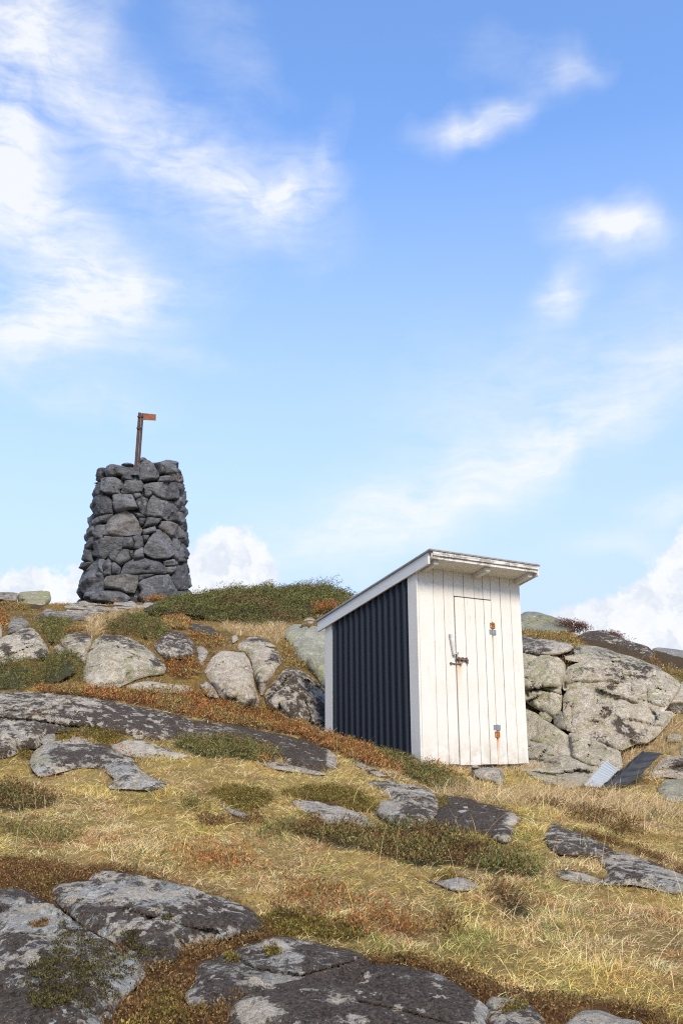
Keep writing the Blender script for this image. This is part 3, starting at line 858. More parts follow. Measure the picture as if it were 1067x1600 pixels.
# foreground
rock('big dark foreground outcrop in the bottom left corner', 'd1', [(-90, 235), (90, 220), (140, 233), (250, 288), (332, 345), (442, 430), (562, 500), (662, 560), (700, 590), (775, 560), (805, 640), (795, 700), (702, 792), (645, 852), (562, 962), (500, 1060), (-90, 1060)], .26, R=30, mix=(.62, .42, .1), tint=(.36, .375, .365), blobs=[(260, 390, 170, 70, 0, -.45), (100, 330, 120, 50, 0, -.1), (720, 680, 70, 90, 0, -.7), (100, 800, 200, 200, 0, .2), (185, 610, 30, 34, 1, 1.1), (185, 610, 30, 34, 0, -1)], cracks=[([(560, 950), (680, 850), (790, 770)], 1.5, .06), ([(0, 480), (160, 470), (300, 480), (420, 460)], 1.5, .04)], name='rock_outcrop', cat='rock outcrop', step=2.4)
rock('blue grey foreground slab with white and dark lichen behind the corner outcrop', 'f', [(88, 1384), (124, 1381), (149, 1379), (143, 1371), (166, 1364), (202, 1368), (247, 1378), (290, 1387), (348, 1407), (391, 1424), (404, 1436), (406, 1453), (362, 1461), (315, 1475), (290, 1481), (285, 1493), (255, 1506), (228, 1513), (212, 1495), (190, 1478), (172, 1466), (140, 1450), (115, 1430), (98, 1415), (84, 1400)], .26, R=26, mix=(.55, .55, .1), tint=(.40, .42, .41), blobs=[(260, 1398, 20, 6, 1, .6), (160, 1372, 30, 5, 1, .6), (355, 1420, 40, 7, 1, .5), (120, 1405, 20, 8, 1, .4), (150, 1400, 60, 14, 0, -.25), (250, 1395, 50, 18, 0, -.25), (340, 1430, 60, 22, 0, .4), (255, 1480, 40, 22, 0, .3), (200, 1430, 50, 14, 0, .2), (225, 1448, 26, 7, 1, .9)], cracks=[([(250, 1385), (265, 1420), (262, 1450), (290, 1480)], 1.5, .04), ([(150, 1390), (230, 1400), (330, 1440)], 1.5, .02)], name='rock_outcrop', cat='rock outcrop', step=2.4)
rock('dull brown grey foreground rock between mossy gaps at the bottom', 'f', [(309, 1518), (317, 1504), (343, 1498), (374, 1484), (407, 1474), (433, 1467), (464, 1472), (503, 1480), (548, 1489), (578, 1497), (576, 1507), (537, 1521), (497, 1524), (458, 1532), (424, 1541), (407, 1549), (371, 1557), (362, 1566), (323, 1581), (301, 1575), (291, 1557), (308, 1540)], .26, R=22, mix=(.66, .4, .1), tint=(.31, .31, .295), blobs=[(425, 1530, 30, 8, 0, -.8), (430, 1478, 26, 9, 1, .8), (430, 1478, 26, 9, 0, -.5), (305, 1565, 16, 12, 0, -.6)], cracks=[([(375, 1500), (400, 1515), (470, 1525), (560, 1500)], 1.5, .05)], name='rock_outcrop', cat='rock outcrop', step=2.4)
rock('broad black foreground slab with white crust veins at the bottom edge', 'f', [(350, 1640), (362, 1572), (391, 1557), (424, 1543), (458, 1533), (503, 1528), (540, 1524), (565, 1515), (599, 1509), (638, 1512), (666, 1522), (700, 1532), (721, 1547), (740, 1562), (760, 1579), (761, 1591), (755, 1640)], .26, R=26, mix=(.85, .3, .0), tint=(.33, .33, .31), blobs=[(400, 1585, 40, 22, 0, -.6), (400, 1585, 40, 22, 1, .8), (530, 1565, 30, 9, 1, .9), (530, 1565, 30, 9, 0, -.5), (700, 1532, 30, 6, 0, -.8), (560, 1535, 14, 5, 1, .9), (752, 1580, 9, 14, 0, -1), (560, 1595, 40, 12, 1, .7), (560, 1595, 40, 12, 0, -.4)], cracks=[([(560, 1565), (630, 1580), (700, 1600)], 1.5, .04)], name='rock_outcrop', cat='rock outcrop', step=2.4)
rock('small white crusted foreground rock right of the broad black slab', 'f', [(756, 1571), (765, 1557), (780, 1556), (815, 1565), (838, 1577), (853, 1600), (850, 1640), (772, 1640)], .3, mix=(.5, .75, .0), tint=BLUE, name='rock_outcrop', cat='rock outcrop', step=2.4)
rock('pale grey foreground rock at the bottom near the right corner', 'f', [(878, 1605), (907, 1580), (936, 1578), (964, 1589), (1000, 1596), (1014, 1615), (1000, 1640), (880, 1640)], .3, mix=(.2, .6, .1), tint=(.33, .34, .335), name='rock_outcrop', cat='rock outcrop', step=2.4)
# cliff right of the shed
CLIFF = 'blocks of the rock face beside the shed'
CT = (.50, .465, .37)
rock('rounded squarish block of the rock face touching the right side of the shed', 'c6', [(-90, 330), (35, 318), (150, 338), (250, 358), (300, 398), (304, 460), (272, 560), (282, 620), (272, 700), (230, 742), (150, 692), (80, 652), (40, 602), (-90, 592)], .75, mix=(.1, .3, .6), tint=CT, cracks=[([(40, 560), (150, 560), (280, 600)], 1.5, .12), ([(80, 640), (160, 600)], 1.4, .1)], group=CLIFF, blobs=[(60, 480, 60, 120, 0, .3)])
rock('small chipped stone wedged under the squarish block of the rock face', 'c6', [(148, 720), (180, 703), (222, 740), (207, 772), (158, 752)], .3, mix=(.2, .3, .5), tint=CT, group=CLIFF)
rock('narrow stone in the cleft between the two largest blocks of the rock face', 'c6', [(238, 745), (270, 700), (312, 760), (322, 817), (248, 802)], .3, mix=(.4, .3, .4), tint=DIM, group=CLIFF)
rock('wedge shaped block with a pale broken tip low in the rock face', 'c6', [(-90, 660), (60, 697), (100, 712), (180, 768), (260, 818), (332, 870), (352, 960), (342, 997), (280, 992), (210, 922), (140, 907), (60, 892), (-90, 882)], .65, mix=(.12, .35, .5), tint=CT, blobs=[(320, 930, 40, 60, 1, .7)], group=CLIFF)
rock('lowest slab of the rock face behind the grey metal sheet', 'c6', [(-90, 885), (60, 893), (140, 908), (205, 923), (270, 983), (340, 998), (420, 1038), (505, 1075), (470, 1165), (360, 1185), (300, 1185), (130, 1130), (60, 1090), (-90, 1090)], .6, mix=(.15, .3, .45), tint=(.42, .395, .33), group=CLIFF, cracks=[([(130, 1105), (240, 1110), (300, 1160)], 1.5, .12), ([(120, 1070), (150, 1000), (200, 930)], 1.3, .08)])
rock('upper half of the largest block of the rock face with lime lichen', 'c6', [(300, 520), (328, 430), (370, 408), (440, 393), (480, 368), (560, 358), (660, 368), (760, 398), (880, 428), (980, 478), (1042, 530), (1022, 572), (992, 622), (942, 692), (900, 697), (830, 657), (740, 650), (690, 622), (600, 625), (540, 602), (460, 557), (400, 542), (330, 562), (302, 560)], .7, mix=(.25, .5, .45), tint=(.58, .53, .43), blobs=[(380, 490, 110, 90, 2, .4), (620, 520, 60, 50, 0, .4), (780, 470, 120, 50, 0, .35), (930, 600, 60, 60, 2, .3), (800, 420, 200, 40, 0, .35)], cracks=[([(720, 460), (735, 540), (730, 600)], 1.3, .10), ([(830, 540), (840, 650)], 1.2, .07)], group=CLIFF, facet=.8)
rock('lower half of the largest block of the rock face with grey and cream patches', 'c6', [(305, 620), (332, 572), (400, 547), (450, 560), (540, 606), (600, 630), (690, 627), (740, 657), (830, 662), (880, 695), (930, 707), (1005, 715), (962, 780), (902, 850), (832, 902), (760, 905), (662, 952), (560, 907), (480, 887), (400, 847), (312, 815), (300, 760), (303, 680)], .75, mix=(.25, .6, .45), tint=(.57, .52, .43), blobs=[(350, 650, 80, 120, 2, .35), (700, 830, 80, 60, 0, .5), (660, 770, 30, 30, 0, .6), (600, 750, 50, 60, 0, .25), (800, 740, 150, 90, 1, .3)], cracks=[([(350, 680), (350, 800)], 1.3, .08)], group=CLIFF, facet=.8)
rock('thin grey shelf on top of the largest block of the rock face', 'c6', [(365, 322), (390, 288), (480, 292), (590, 312), (640, 338), (760, 368), (880, 418), (935, 442), (880, 436), (760, 402), (660, 372), (560, 360), (470, 347), (400, 342)], .45, mix=(.45, .35, .3), tint=GREEN, group=CLIFF)
rock('flat cream topped stone over the cleft of the rock face', 'c6', [(298, 362), (380, 345), (470, 350), (560, 365), (480, 375), (440, 393), (380, 380)], .3, mix=(.2, .6, .4), tint=WARM, group=CLIFF)
rock('slab under the long crack of the rock face just above the metal sheet', 'c6', [(330, 848), (400, 850), (480, 890), (560, 915), (652, 955), (672, 1070), (600, 1090), (500, 1090), (430, 1042), (350, 1000), (352, 960)], .55, mix=(.2, .4, .4), tint=CT, group=CLIFF)
rock('dark purple crusted hump on the skyline right of the summit shrubs', 'c6', [(380, 235), (450, 198), (540, 193), (640, 228), (700, 258), (830, 293), (872, 330), (862, 402), (780, 382), (640, 342), (580, 312), (480, 287), (420, 262)], .4, mix=(.75, .6, .1), tint=DIM, Y=(14.2, 15.4), group=CLIFF)
rock('round greenish hump on the skyline just right of the shed', 'c6', [(-90, 95), (25, 92), (60, 72), (130, 75), (240, 110), (320, 140), (372, 180), (342, 202), (240, 212), (130, 207), (-90, 202)], .5, mix=(.1, .12, .55), tint=(.20, .215, .19), Y=(16, 16.8), facet=.2, cracks=[([(60, 150), (130, 125), (240, 125)], 1.2, .06)], group=CLIFF)
rock('maroon and white blotched rock band above the squarish block', 'c6', [(-90, 232), (35, 225), (120, 240), (240, 255), (360, 285), (332, 312), (242, 342), (120, 337), (-90, 312)], .45, mix=(.62, .72, .1), tint=GREY, group=CLIFF, blobs=[(290, 300, 70, 40, 0, -.6)])
rock('smooth grey rock shoulder on the skyline at the right edge', 'c6', [(865, 302), (900, 292), (1000, 305), (1130, 322), (1130, 480), (1040, 455), (960, 425), (900, 418), (868, 382)], .5, mix=(.15, .15, .25), tint=(.235, .245, .245), Y=(14.5, 16), facet=.2)
rock('pale block at the right edge beside the largest block of the rock face', 'c6', [(1005, 600), (1040, 530), (1080, 500), (1130, 500), (1130, 665), (1060, 652), (950, 662)], .5, mix=(.2, .6, .3), tint=PALE)
rock('dark undercut stone beneath the pale block at the right edge', 'c6', [(945, 668), (1060, 652), (1130, 665), (1130, 725), (1005, 717)], .3, mix=(.6, .3, .1), tint=DIM)
rock('rock with a dark red patch supporting the black tarpaulin at the right edge', 'c6', [(840, 1118), (900, 1040), (960, 988), (1130, 985), (1130, 1142), (1060, 1142), (960, 1124), (880, 1130)], .5, mix=(.3, .5, .3), tint=WARM, blobs=[(1050, 1040, 60, 40, 0, .5)])
rock('low grey green rock in the grass at the right edge below the tarpaulin', 'c6', [(898, 1210), (950, 1138), (1060, 1140), (1130, 1150), (1130, 1295), (960, 1282), (920, 1245)], .5, mix=(.15, .3, .4), tint=GREEN, facet=.3)
rock('small stone in the straw above the black tarpaulin', 'c6', [(955, 862), (1010, 838), (1062, 860), (1052, 902), (970, 905)], .35, mix=(.2, .4, .2), tint=GREEN)
rock('leaning grey stone at the right edge above the tarpaulin rock', 'c6', [(1038, 985), (1060, 900), (1130, 850), (1130, 985)], .35, mix=(.2, .3, .3), tint=GREEN)
# stones under the shed
rock('squarish grey foundation stone under the front edge of the shed', 'c7', [(768, 292), (778, 252), (850, 245), (940, 250), (953, 335), (962, 366), (902, 378), (886, 342), (820, 332), (776, 312)], .28, mix=(.1, .45, .2), tint=(.33, .315, .285), name='foundation_stone', cat='foundation stone', Y=(9.82, 10.05), T=.25, step=1.4)
rock('small pale stone tucked beside the foundation stone under the shed', 'c7', [(768, 252), (775, 236), (800, 230), (813, 246), (800, 256)], .1, mix=(.0, .5, .1), tint=WARM, Y=(9.98, 10.02), step=1.2, name='low_stone', cat='stone')

# ------------------------------------------------------------------ vegetation zones (traced, then planted on the ground)
ZONES = []   # (type, polygon in photo pixels)


def zone(kind, crop, pts):
    ZONES.append((kind, chaikin(full(crop, pts), 1)))


zone('rust', 'f', [(60, 1078), (150, 1078), (200, 1083), (290, 1080), (330, 1086), (400, 1104), (450, 1128), (500, 1150), (540, 1156), (600, 1168), (650, 1186), (690, 1205), (725, 1228), (700, 1236), (650, 1217), (600, 1202), (560, 1192), (520, 1174), (460, 1150), (400, 1140), (350, 1134), (300, 1120), (240, 1107), (160, 1094), (60, 1088)])
zone('green', 'c7', [(130, 95), (250, 105), (330, 130), (400, 160), (480, 210), (600, 270), (700, 330), (830, 395), (780, 425), (640, 395), (560, 365), (430, 305), (300, 225), (200, 165)])
zone('olive', 'c3', [(690, 230), (740, 230), (800, 340), (880, 400), (940, 480), (1000, 560), (930, 500), (870, 450), (780, 405), (700, 410), (690, 330)])
zone('green', 'c5', [(20, 322), (120, 282), (300, 277), (480, 292), (600, 342), (690, 402), (560, 430), (380, 398), (230, 400), (100, 362)])
zone('rustmix', 'c5', [(560, 380), (690, 405), (640, 425), (540, 430)])
zone('moss', 'c5', [(235, 610), (330, 572), (450, 580), (600, 602), (645, 640), (560, 690), (500, 722), (430, 712), (380, 680), (320, 652)])
zone('moss', 'c5', [(690, 600), (880, 575), (1067, 600), (1067, 660), (1000, 685), (900, 665), (800, 640), (720, 640)])
zone('moss', 'c7', [(-60, 350), (60, 360), (180, 400), (270, 470), (240, 495), (120, 495), (0, 440), (-60, 420)])
zone('mixheath', 'z6', [(-180, 270), (-60, 262), (60, 285), (150, 282), (300, 292), (380, 315), (450, 342), (520, 365), (600, 392), (640, 430), (560, 452), (480, 435), (400, 412), (320, 405), (250, 412), (170, 395), (100, 370), (0, 350), (-90, 330), (-180, 300)])
zone('mixheath', 'z6', [(455, 478), (510, 480), (560, 515), (585, 565), (540, 572), (490, 540)])
zone('moss', 'z6', [(290, 440), (340, 425), (370, 440), (360, 460), (310, 455)])
zone('brown', 'c8', [(440, 260), (560, 305), (700, 350), (860, 410), (1067, 500), (1120, 540), (1120, 500), (950, 420), (800, 350), (600, 290)])
zone('brown', 'd1', [(-90, 55), (100, 38), (200, 45), (400, 85), (520, 70), (700, 100), (880, 150), (860, 172), (720, 138), (590, 122), (510, 148), (530, 180), (440, 182), (320, 190), (300, 240), (332, 342), (440, 425), (560, 495), (600, 470), (480, 400), (400, 330), (340, 260), (250, 284), (140, 230), (90, 218), (-90, 232)])
zone('brown', 'd1', [(870, 150), (1000, 195), (1240, 260), (1430, 320), (1400, 345), (1250, 290), (1080, 222), (900, 178)])
zone('moss', 'd2', [(548, 140), (580, 105), (640, 90), (760, 88), (900, 128), (1067, 170), (1150, 200), (1140, 250), (1000, 250), (900, 245), (800, 225), (680, 225), (560, 195)])
zone('brown', 'd2', [(130, 350), (200, 290), (320, 250), (420, 215), (540, 195), (555, 235), (440, 295), (330, 345), (240, 365), (205, 420), (205, 500), (150, 560), (180, 625), (255, 645), (400, 595), (430, 565), (420, 610), (380, 711), (-60, 711), (-60, 640), (20, 560), (40, 480), (100, 400)])
zone('brown', 'd2', [(600, 505), (740, 465), (880, 440), (1067, 395), (1150, 380), (1160, 400), (1040, 430), (900, 460), (740, 490), (620, 520)])
zone('brown', 'd3', [(200, 150), (300, 155), (430, 165), (560, 195), (750, 255), (900, 310), (1067, 375), (1067, 410), (930, 378), (865, 385), (835, 430), (855, 480), (830, 500), (782, 400), (705, 340), (600, 285), (500, 245), (400, 215), (280, 210)])
zone('brown', 'd4', [(130, 555), (300, 562), (500, 582), (660, 582), (830, 632), (1000, 690), (1120, 711), (1120, 760), (860, 760), (830, 698), (700, 672), (600, 636), (500, 640), (410, 700), (380, 760), (300, 740), (250, 640)])
zone('mixheath', 'c4', [(-90, 640), (40, 610), (180, 650), (340, 720), (330, 770), (100, 790), (-90, 790)])
zone('rustmix', 'c2', [(640, 590), (720, 560), (830, 570), (900, 600), (945, 680), (900, 730), (820, 760), (700, 750), (650, 700), (620, 660)])
zone('rustmix', 'c2', [(845, 380), (900, 375), (1000, 400), (1100, 395), (1100, 470), (980, 500), (900, 480), (860, 440)])
zone('rust', 'c2', [(595, 320), (620, 268), (700, 240), (790, 262), (838, 300), (825, 335), (760, 350), (660, 338)])
zone('rust', 'c1', [(430, 150), (520, 140), (650, 165), (800, 185), (1030, 205), (1030, 225), (900, 232), (760, 222), (690, 205), (610, 215), (520, 215), (440, 200)])
zone('rust', 'c1', [(-60, 290), (10, 300), (50, 380), (30, 450), (0, 400), (-60, 390)])
zone('rustmix', 'c1', [(500, 480), (560, 450), (660, 440), (700, 462), (600, 475), (530, 505)])
zone('olive', 'c1', [(-60, 220), (60, 225), (160, 245), (240, 285), (140, 300), (0, 290), (-60, 290)])
zone('rust', 'c6', [(285, 380), (330, 368), (410, 375), (445, 398), (370, 405), (320, 420)])
zone('olive', 'c6', [(-60, 205), (60, 205), (200, 220), (330, 225), (410, 250), (400, 275), (260, 262), (120, 240), (-60, 228)])
zone('olive', 'c6', [(895, 425), (960, 425), (1040, 455), (1130, 490), (1130, 510), (1000, 490), (920, 450)])
zone('rustmix', 'c6', [(780, 310), (840, 290), (880, 340), (930, 350), (900, 410), (820, 400)])
zone('straw', 'c6', [(650, 930), (700, 870), (780, 900), (900, 850), (960, 780), (1010, 720), (1130, 700), (1130, 850), (1060, 860), (1060, 960), (950, 980), (830, 960), (700, 1060), (660, 1050)])
zone('straw', 'c2', [(0, 270), (100, 240), (230, 225), (390, 200), (410, 250), (330, 245), (200, 275), (130, 315), (60, 380), (0, 480), (-20, 440)])
zone('straw', 'c3', [(200, 85), (330, 95), (500, 110), (640, 90), (710, 90), (700, 180), (640, 220), (540, 175), (430, 165), (340, 160)])
zone('straw', 'z6', [(120, 190), (400, 165), (800, 180), (1067, 240), (1067, 290), (800, 250), (520, 225), (300, 230)])
zone('moss', 'c4', [(325, 330), (350, 308), (450, 300), (560, 298), (740, 335), (728, 402), (640, 400), (570, 385), (520, 357), (430, 345), (405, 372), (330, 372)])
zone('moss', 'c4', [(100, 440), (200, 420), (190, 480), (120, 500)])
zone('rustmix', 'c4', [(640, 390), (720, 430), (860, 480), (840, 500), (780, 485), (690, 435)])

zone('crevice', 'c6', [(-60, 330), (35, 250), (400, 290), (900, 430), (1040, 520), (1000, 715), (830, 905), (670, 960), (660, 1080), (440, 1165), (300, 1180), (130, 1115), (-60, 1050)])
ZONES.insert(0, ZONES.pop())
zone('brown', 'f', [(-90, 1395), (90, 1395), (200, 1372), (300, 1395), (400, 1440), (430, 1465), (560, 1490), (640, 1512), (720, 1540), (760, 1555), (850, 1575), (1000, 1600), (1010, 1660), (-90, 1660)])
ZONES.insert(0, ZONES.pop())

# class map in photo pixels: 0 grass, -1 rock, else zone index + 1
CM0X, CM0Y, CMS = -120, 880, 2
CMX = np.arange(CM0X, 1190, CMS)
CMY = np.arange(CM0Y, 1700, CMS)


def class_map():
    A, Bq = np.meshgrid(CMX, CMY, indexing='ij')
    C = np.zeros(A.shape, int)

    def paint(poly, val, margin):
        lo = np.floor((poly.min(0) - (CM0X, CM0Y)) / CMS).astype(int) - 1
        hi = np.ceil((poly.max(0) - (CM0X, CM0Y)) / CMS).astype(int) + 1
        lo = np.clip(lo, 0, None)
        sl = (slice(lo[0], hi[0]), slice(lo[1], hi[1]))
        q = np.stack([A[sl].ravel(), Bq[sl].ravel()], 1)
        if not len(q):
            return
        d, _ = sdf(poly, q)
        C[sl] = np.where((d > margin).reshape(A[sl].shape), val, C[sl])
    for i, (k, p) in enumerate(ZONES):
        paint(p, i + 1, 0)
    for p in ROCK_POLYS:
        paint(p, -1, 1.5)
    return C


CM = class_map()


def classify(px, py):
    i = np.round((px - CM0X) / CMS).astype(int)
    j = np.round((py - CM0Y) / CMS).astype(int)
    ok = (i >= 0) & (i < CM.shape[0]) & (j >= 0) & (j < CM.shape[1])
    return np.where(ok, CM[np.clip(i, 0, CM.shape[0] - 1), np.clip(j, 0, CM.shape[1] - 1)], 0)


ZT = [None] + [k for k, _ in ZONES]
SOIL = {'grass': (.28, .195, .07), 'rust': (.10, .045, .02), 'rustmix': (.10, .06, .025), 'green': (.05, .055, .018), 'mixheath': (.065, .05, .02), 'olive': (.14, .11, .035),
        'moss': (.13, .08, .016), 'brown': (.12, .055, .019), 'straw': (.32, .23, .11), 'crevice': (.05, .042, .03)}


def bump(pts):
    p0 = pts * (1, 1, 0)
    b = .05 * fbm(p0 * 1.3, 3) + .035 * fbm(p0 * 5, 3)
    rel = pts - SHED_O          # the ground under the shed is calm
    u, w = rel @ SR, rel @ SB
    near = np.clip(np.minimum(np.minimum(u + .5, 2 - u), np.minimum(w + .5, 2.3 - w)) * 3, 0, 1)
    return b * (1 - near)


def on_ground(X, Y):
    p = np.stack([X, Y, height(X, Y)], 1)
    p[:, 2] += bump(p)
    return p


def build_ground():
    def axis(a, b, s, far):
        c = np.arange(a, b + .001, s)
        e, st = [], s
        x = b
        while x < far:
            st *= 1.35
            x += st
            e.append(x)
        f, st = [], s
        x = a
        while x > -far:
            st *= 1.35
            x -= st
            f.append(x)
        return np.array(f[::-1] + list(c) + e)
    xs = axis(-9, 10, .075, 900)
    ys = axis(1.5, 27, .075, 900)
    X, Y = np.meshgrid(xs, ys, indexing='ij')
    Z = rbf(X, Y)
    far = np.clip((np.hypot(X, Y - 12) - 24) / 40, 0, 1)
    far = far * far * (3 - 2 * far)
    Z = Z * (1 - far) - 9 * far
    pts = np.stack([X.ravel(), Y.ravel(), Z.ravel()], 1)
    pts[:, 2] += bump(pts)
    px, py = project(pts)
    cl = classify(px, py)
    col = np.tile(np.array(SOIL['grass']), (len(pts), 1))
    n = fbm(pts * (1.1, 1.1, 1), 3)[:, None]
    col = col * (1 + .5 * n)
    col = col + np.clip(fbm(pts * (2.3, 2.3, 1) + 40, 3)[:, None], 0, 1) * np.array([.16, .10, -.01])
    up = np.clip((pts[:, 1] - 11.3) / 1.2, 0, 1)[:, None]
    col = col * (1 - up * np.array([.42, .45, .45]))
    for i, k in enumerate(ZT):
        if k:
            col[cl == i] = SOIL[k]
    col[cl < 0] = (.075, .05, .024)
    col[(pts[:, 1] < 1) | (np.hypot(X, Y - 12).ravel() > 30)] = (.14, .11, .04)
    nx, ny = len(xs), len(ys)
    idx = np.arange(nx * ny).reshape(nx, ny)
    F = np.stack([idx[:-1, :-1], idx[1:, :-1], idx[1:, 1:], idx[:-1, 1:]], -1).reshape(-1, 4)
    o = mesh_obj('ground', pts, F, M_GROUND, attrs={'col': np.clip(col, .01, 1)})
    tag(o, kind='structure')


build_ground()

# ------------------------------------------------------------------ stone cairn
CX0, CY0, CZ0, CZ1, CR0, CR1 = -5.31, 24.0, 3.45, 6.95, 1.40, 1.10


def cone_r(z):
    return CR0 + (CR1 - CR0) * np.clip((z - CZ0) / (CZ1 - CZ0), -.1, 1.1)


def cone_hit(q):
    r = px_ray(q[:, 0], q[:, 1])
    kx, kz = r[:, 0] / r[:, 1], r[:, 2] / r[:, 1]
    Y = np.full(len(q), CY0 - 1.2)
    for _ in range(12):
        R = cone_r(kz * Y)
        a, b, c = kx * kx + 1, -2 * (kx * CX0 + CY0), CX0 ** 2 + CY0 ** 2 - R * R
        disc = np.maximum(b * b - 4 * a * c, 0)
        Y = (-b - np.sqrt(disc)) / (2 * a)
    X, Z = kx * Y, kz * Y
    return np.arctan2(X - CX0, CY0 - Y), Z


def cairn_stone(poly, seed, step=.035, depth_=.13):
    """poly in (arc metres at radius 1.25, height): an angular stone standing out of the cairn's face"""
    Q, F, d = fill_polygon(poly, step)
    sv = np.array([seed * 2.17, seed * .9, 4.4])
    p3 = np.c_[Q, np.zeros(len(Q))]
    off = (np.random.default_rng(seed).random() - .5) * .04
    prof = np.minimum(1, d / .035) ** .55
    c = poly.mean(0)
    rg = np.random.default_rng(seed + 900)
    pl = np.full(len(Q), .06)
    for k in range(4):
        pl = np.minimum(pl, .01 + .05 * rg.random() + (Q - c) @ (rg.normal(size=2) * (.22, .30)))
    pl = np.maximum(pl, -.10)
    h = .022 + prof * (depth_ - .022 + off + pl + .03 * facets(p3 * 6 + sv) + .014 * fbm(p3 * 8 + sv, 4) + .010 * fbm(p3 * 25 + sv, 3))
    h = np.maximum(h, .02 * prof)

    def at(hh):
        th = Q[:, 0] / 1.25
        R = cone_r(Q[:, 1]) - .06 + hh
        return np.stack([CX0 + R * np.sin(th), CY0 - R * np.cos(th), Q[:, 1]], 1)
    front, back = at(h), at(-.22 * np.minimum(1, d / .08) - .01)
    return close_solid(front, back, F, d)


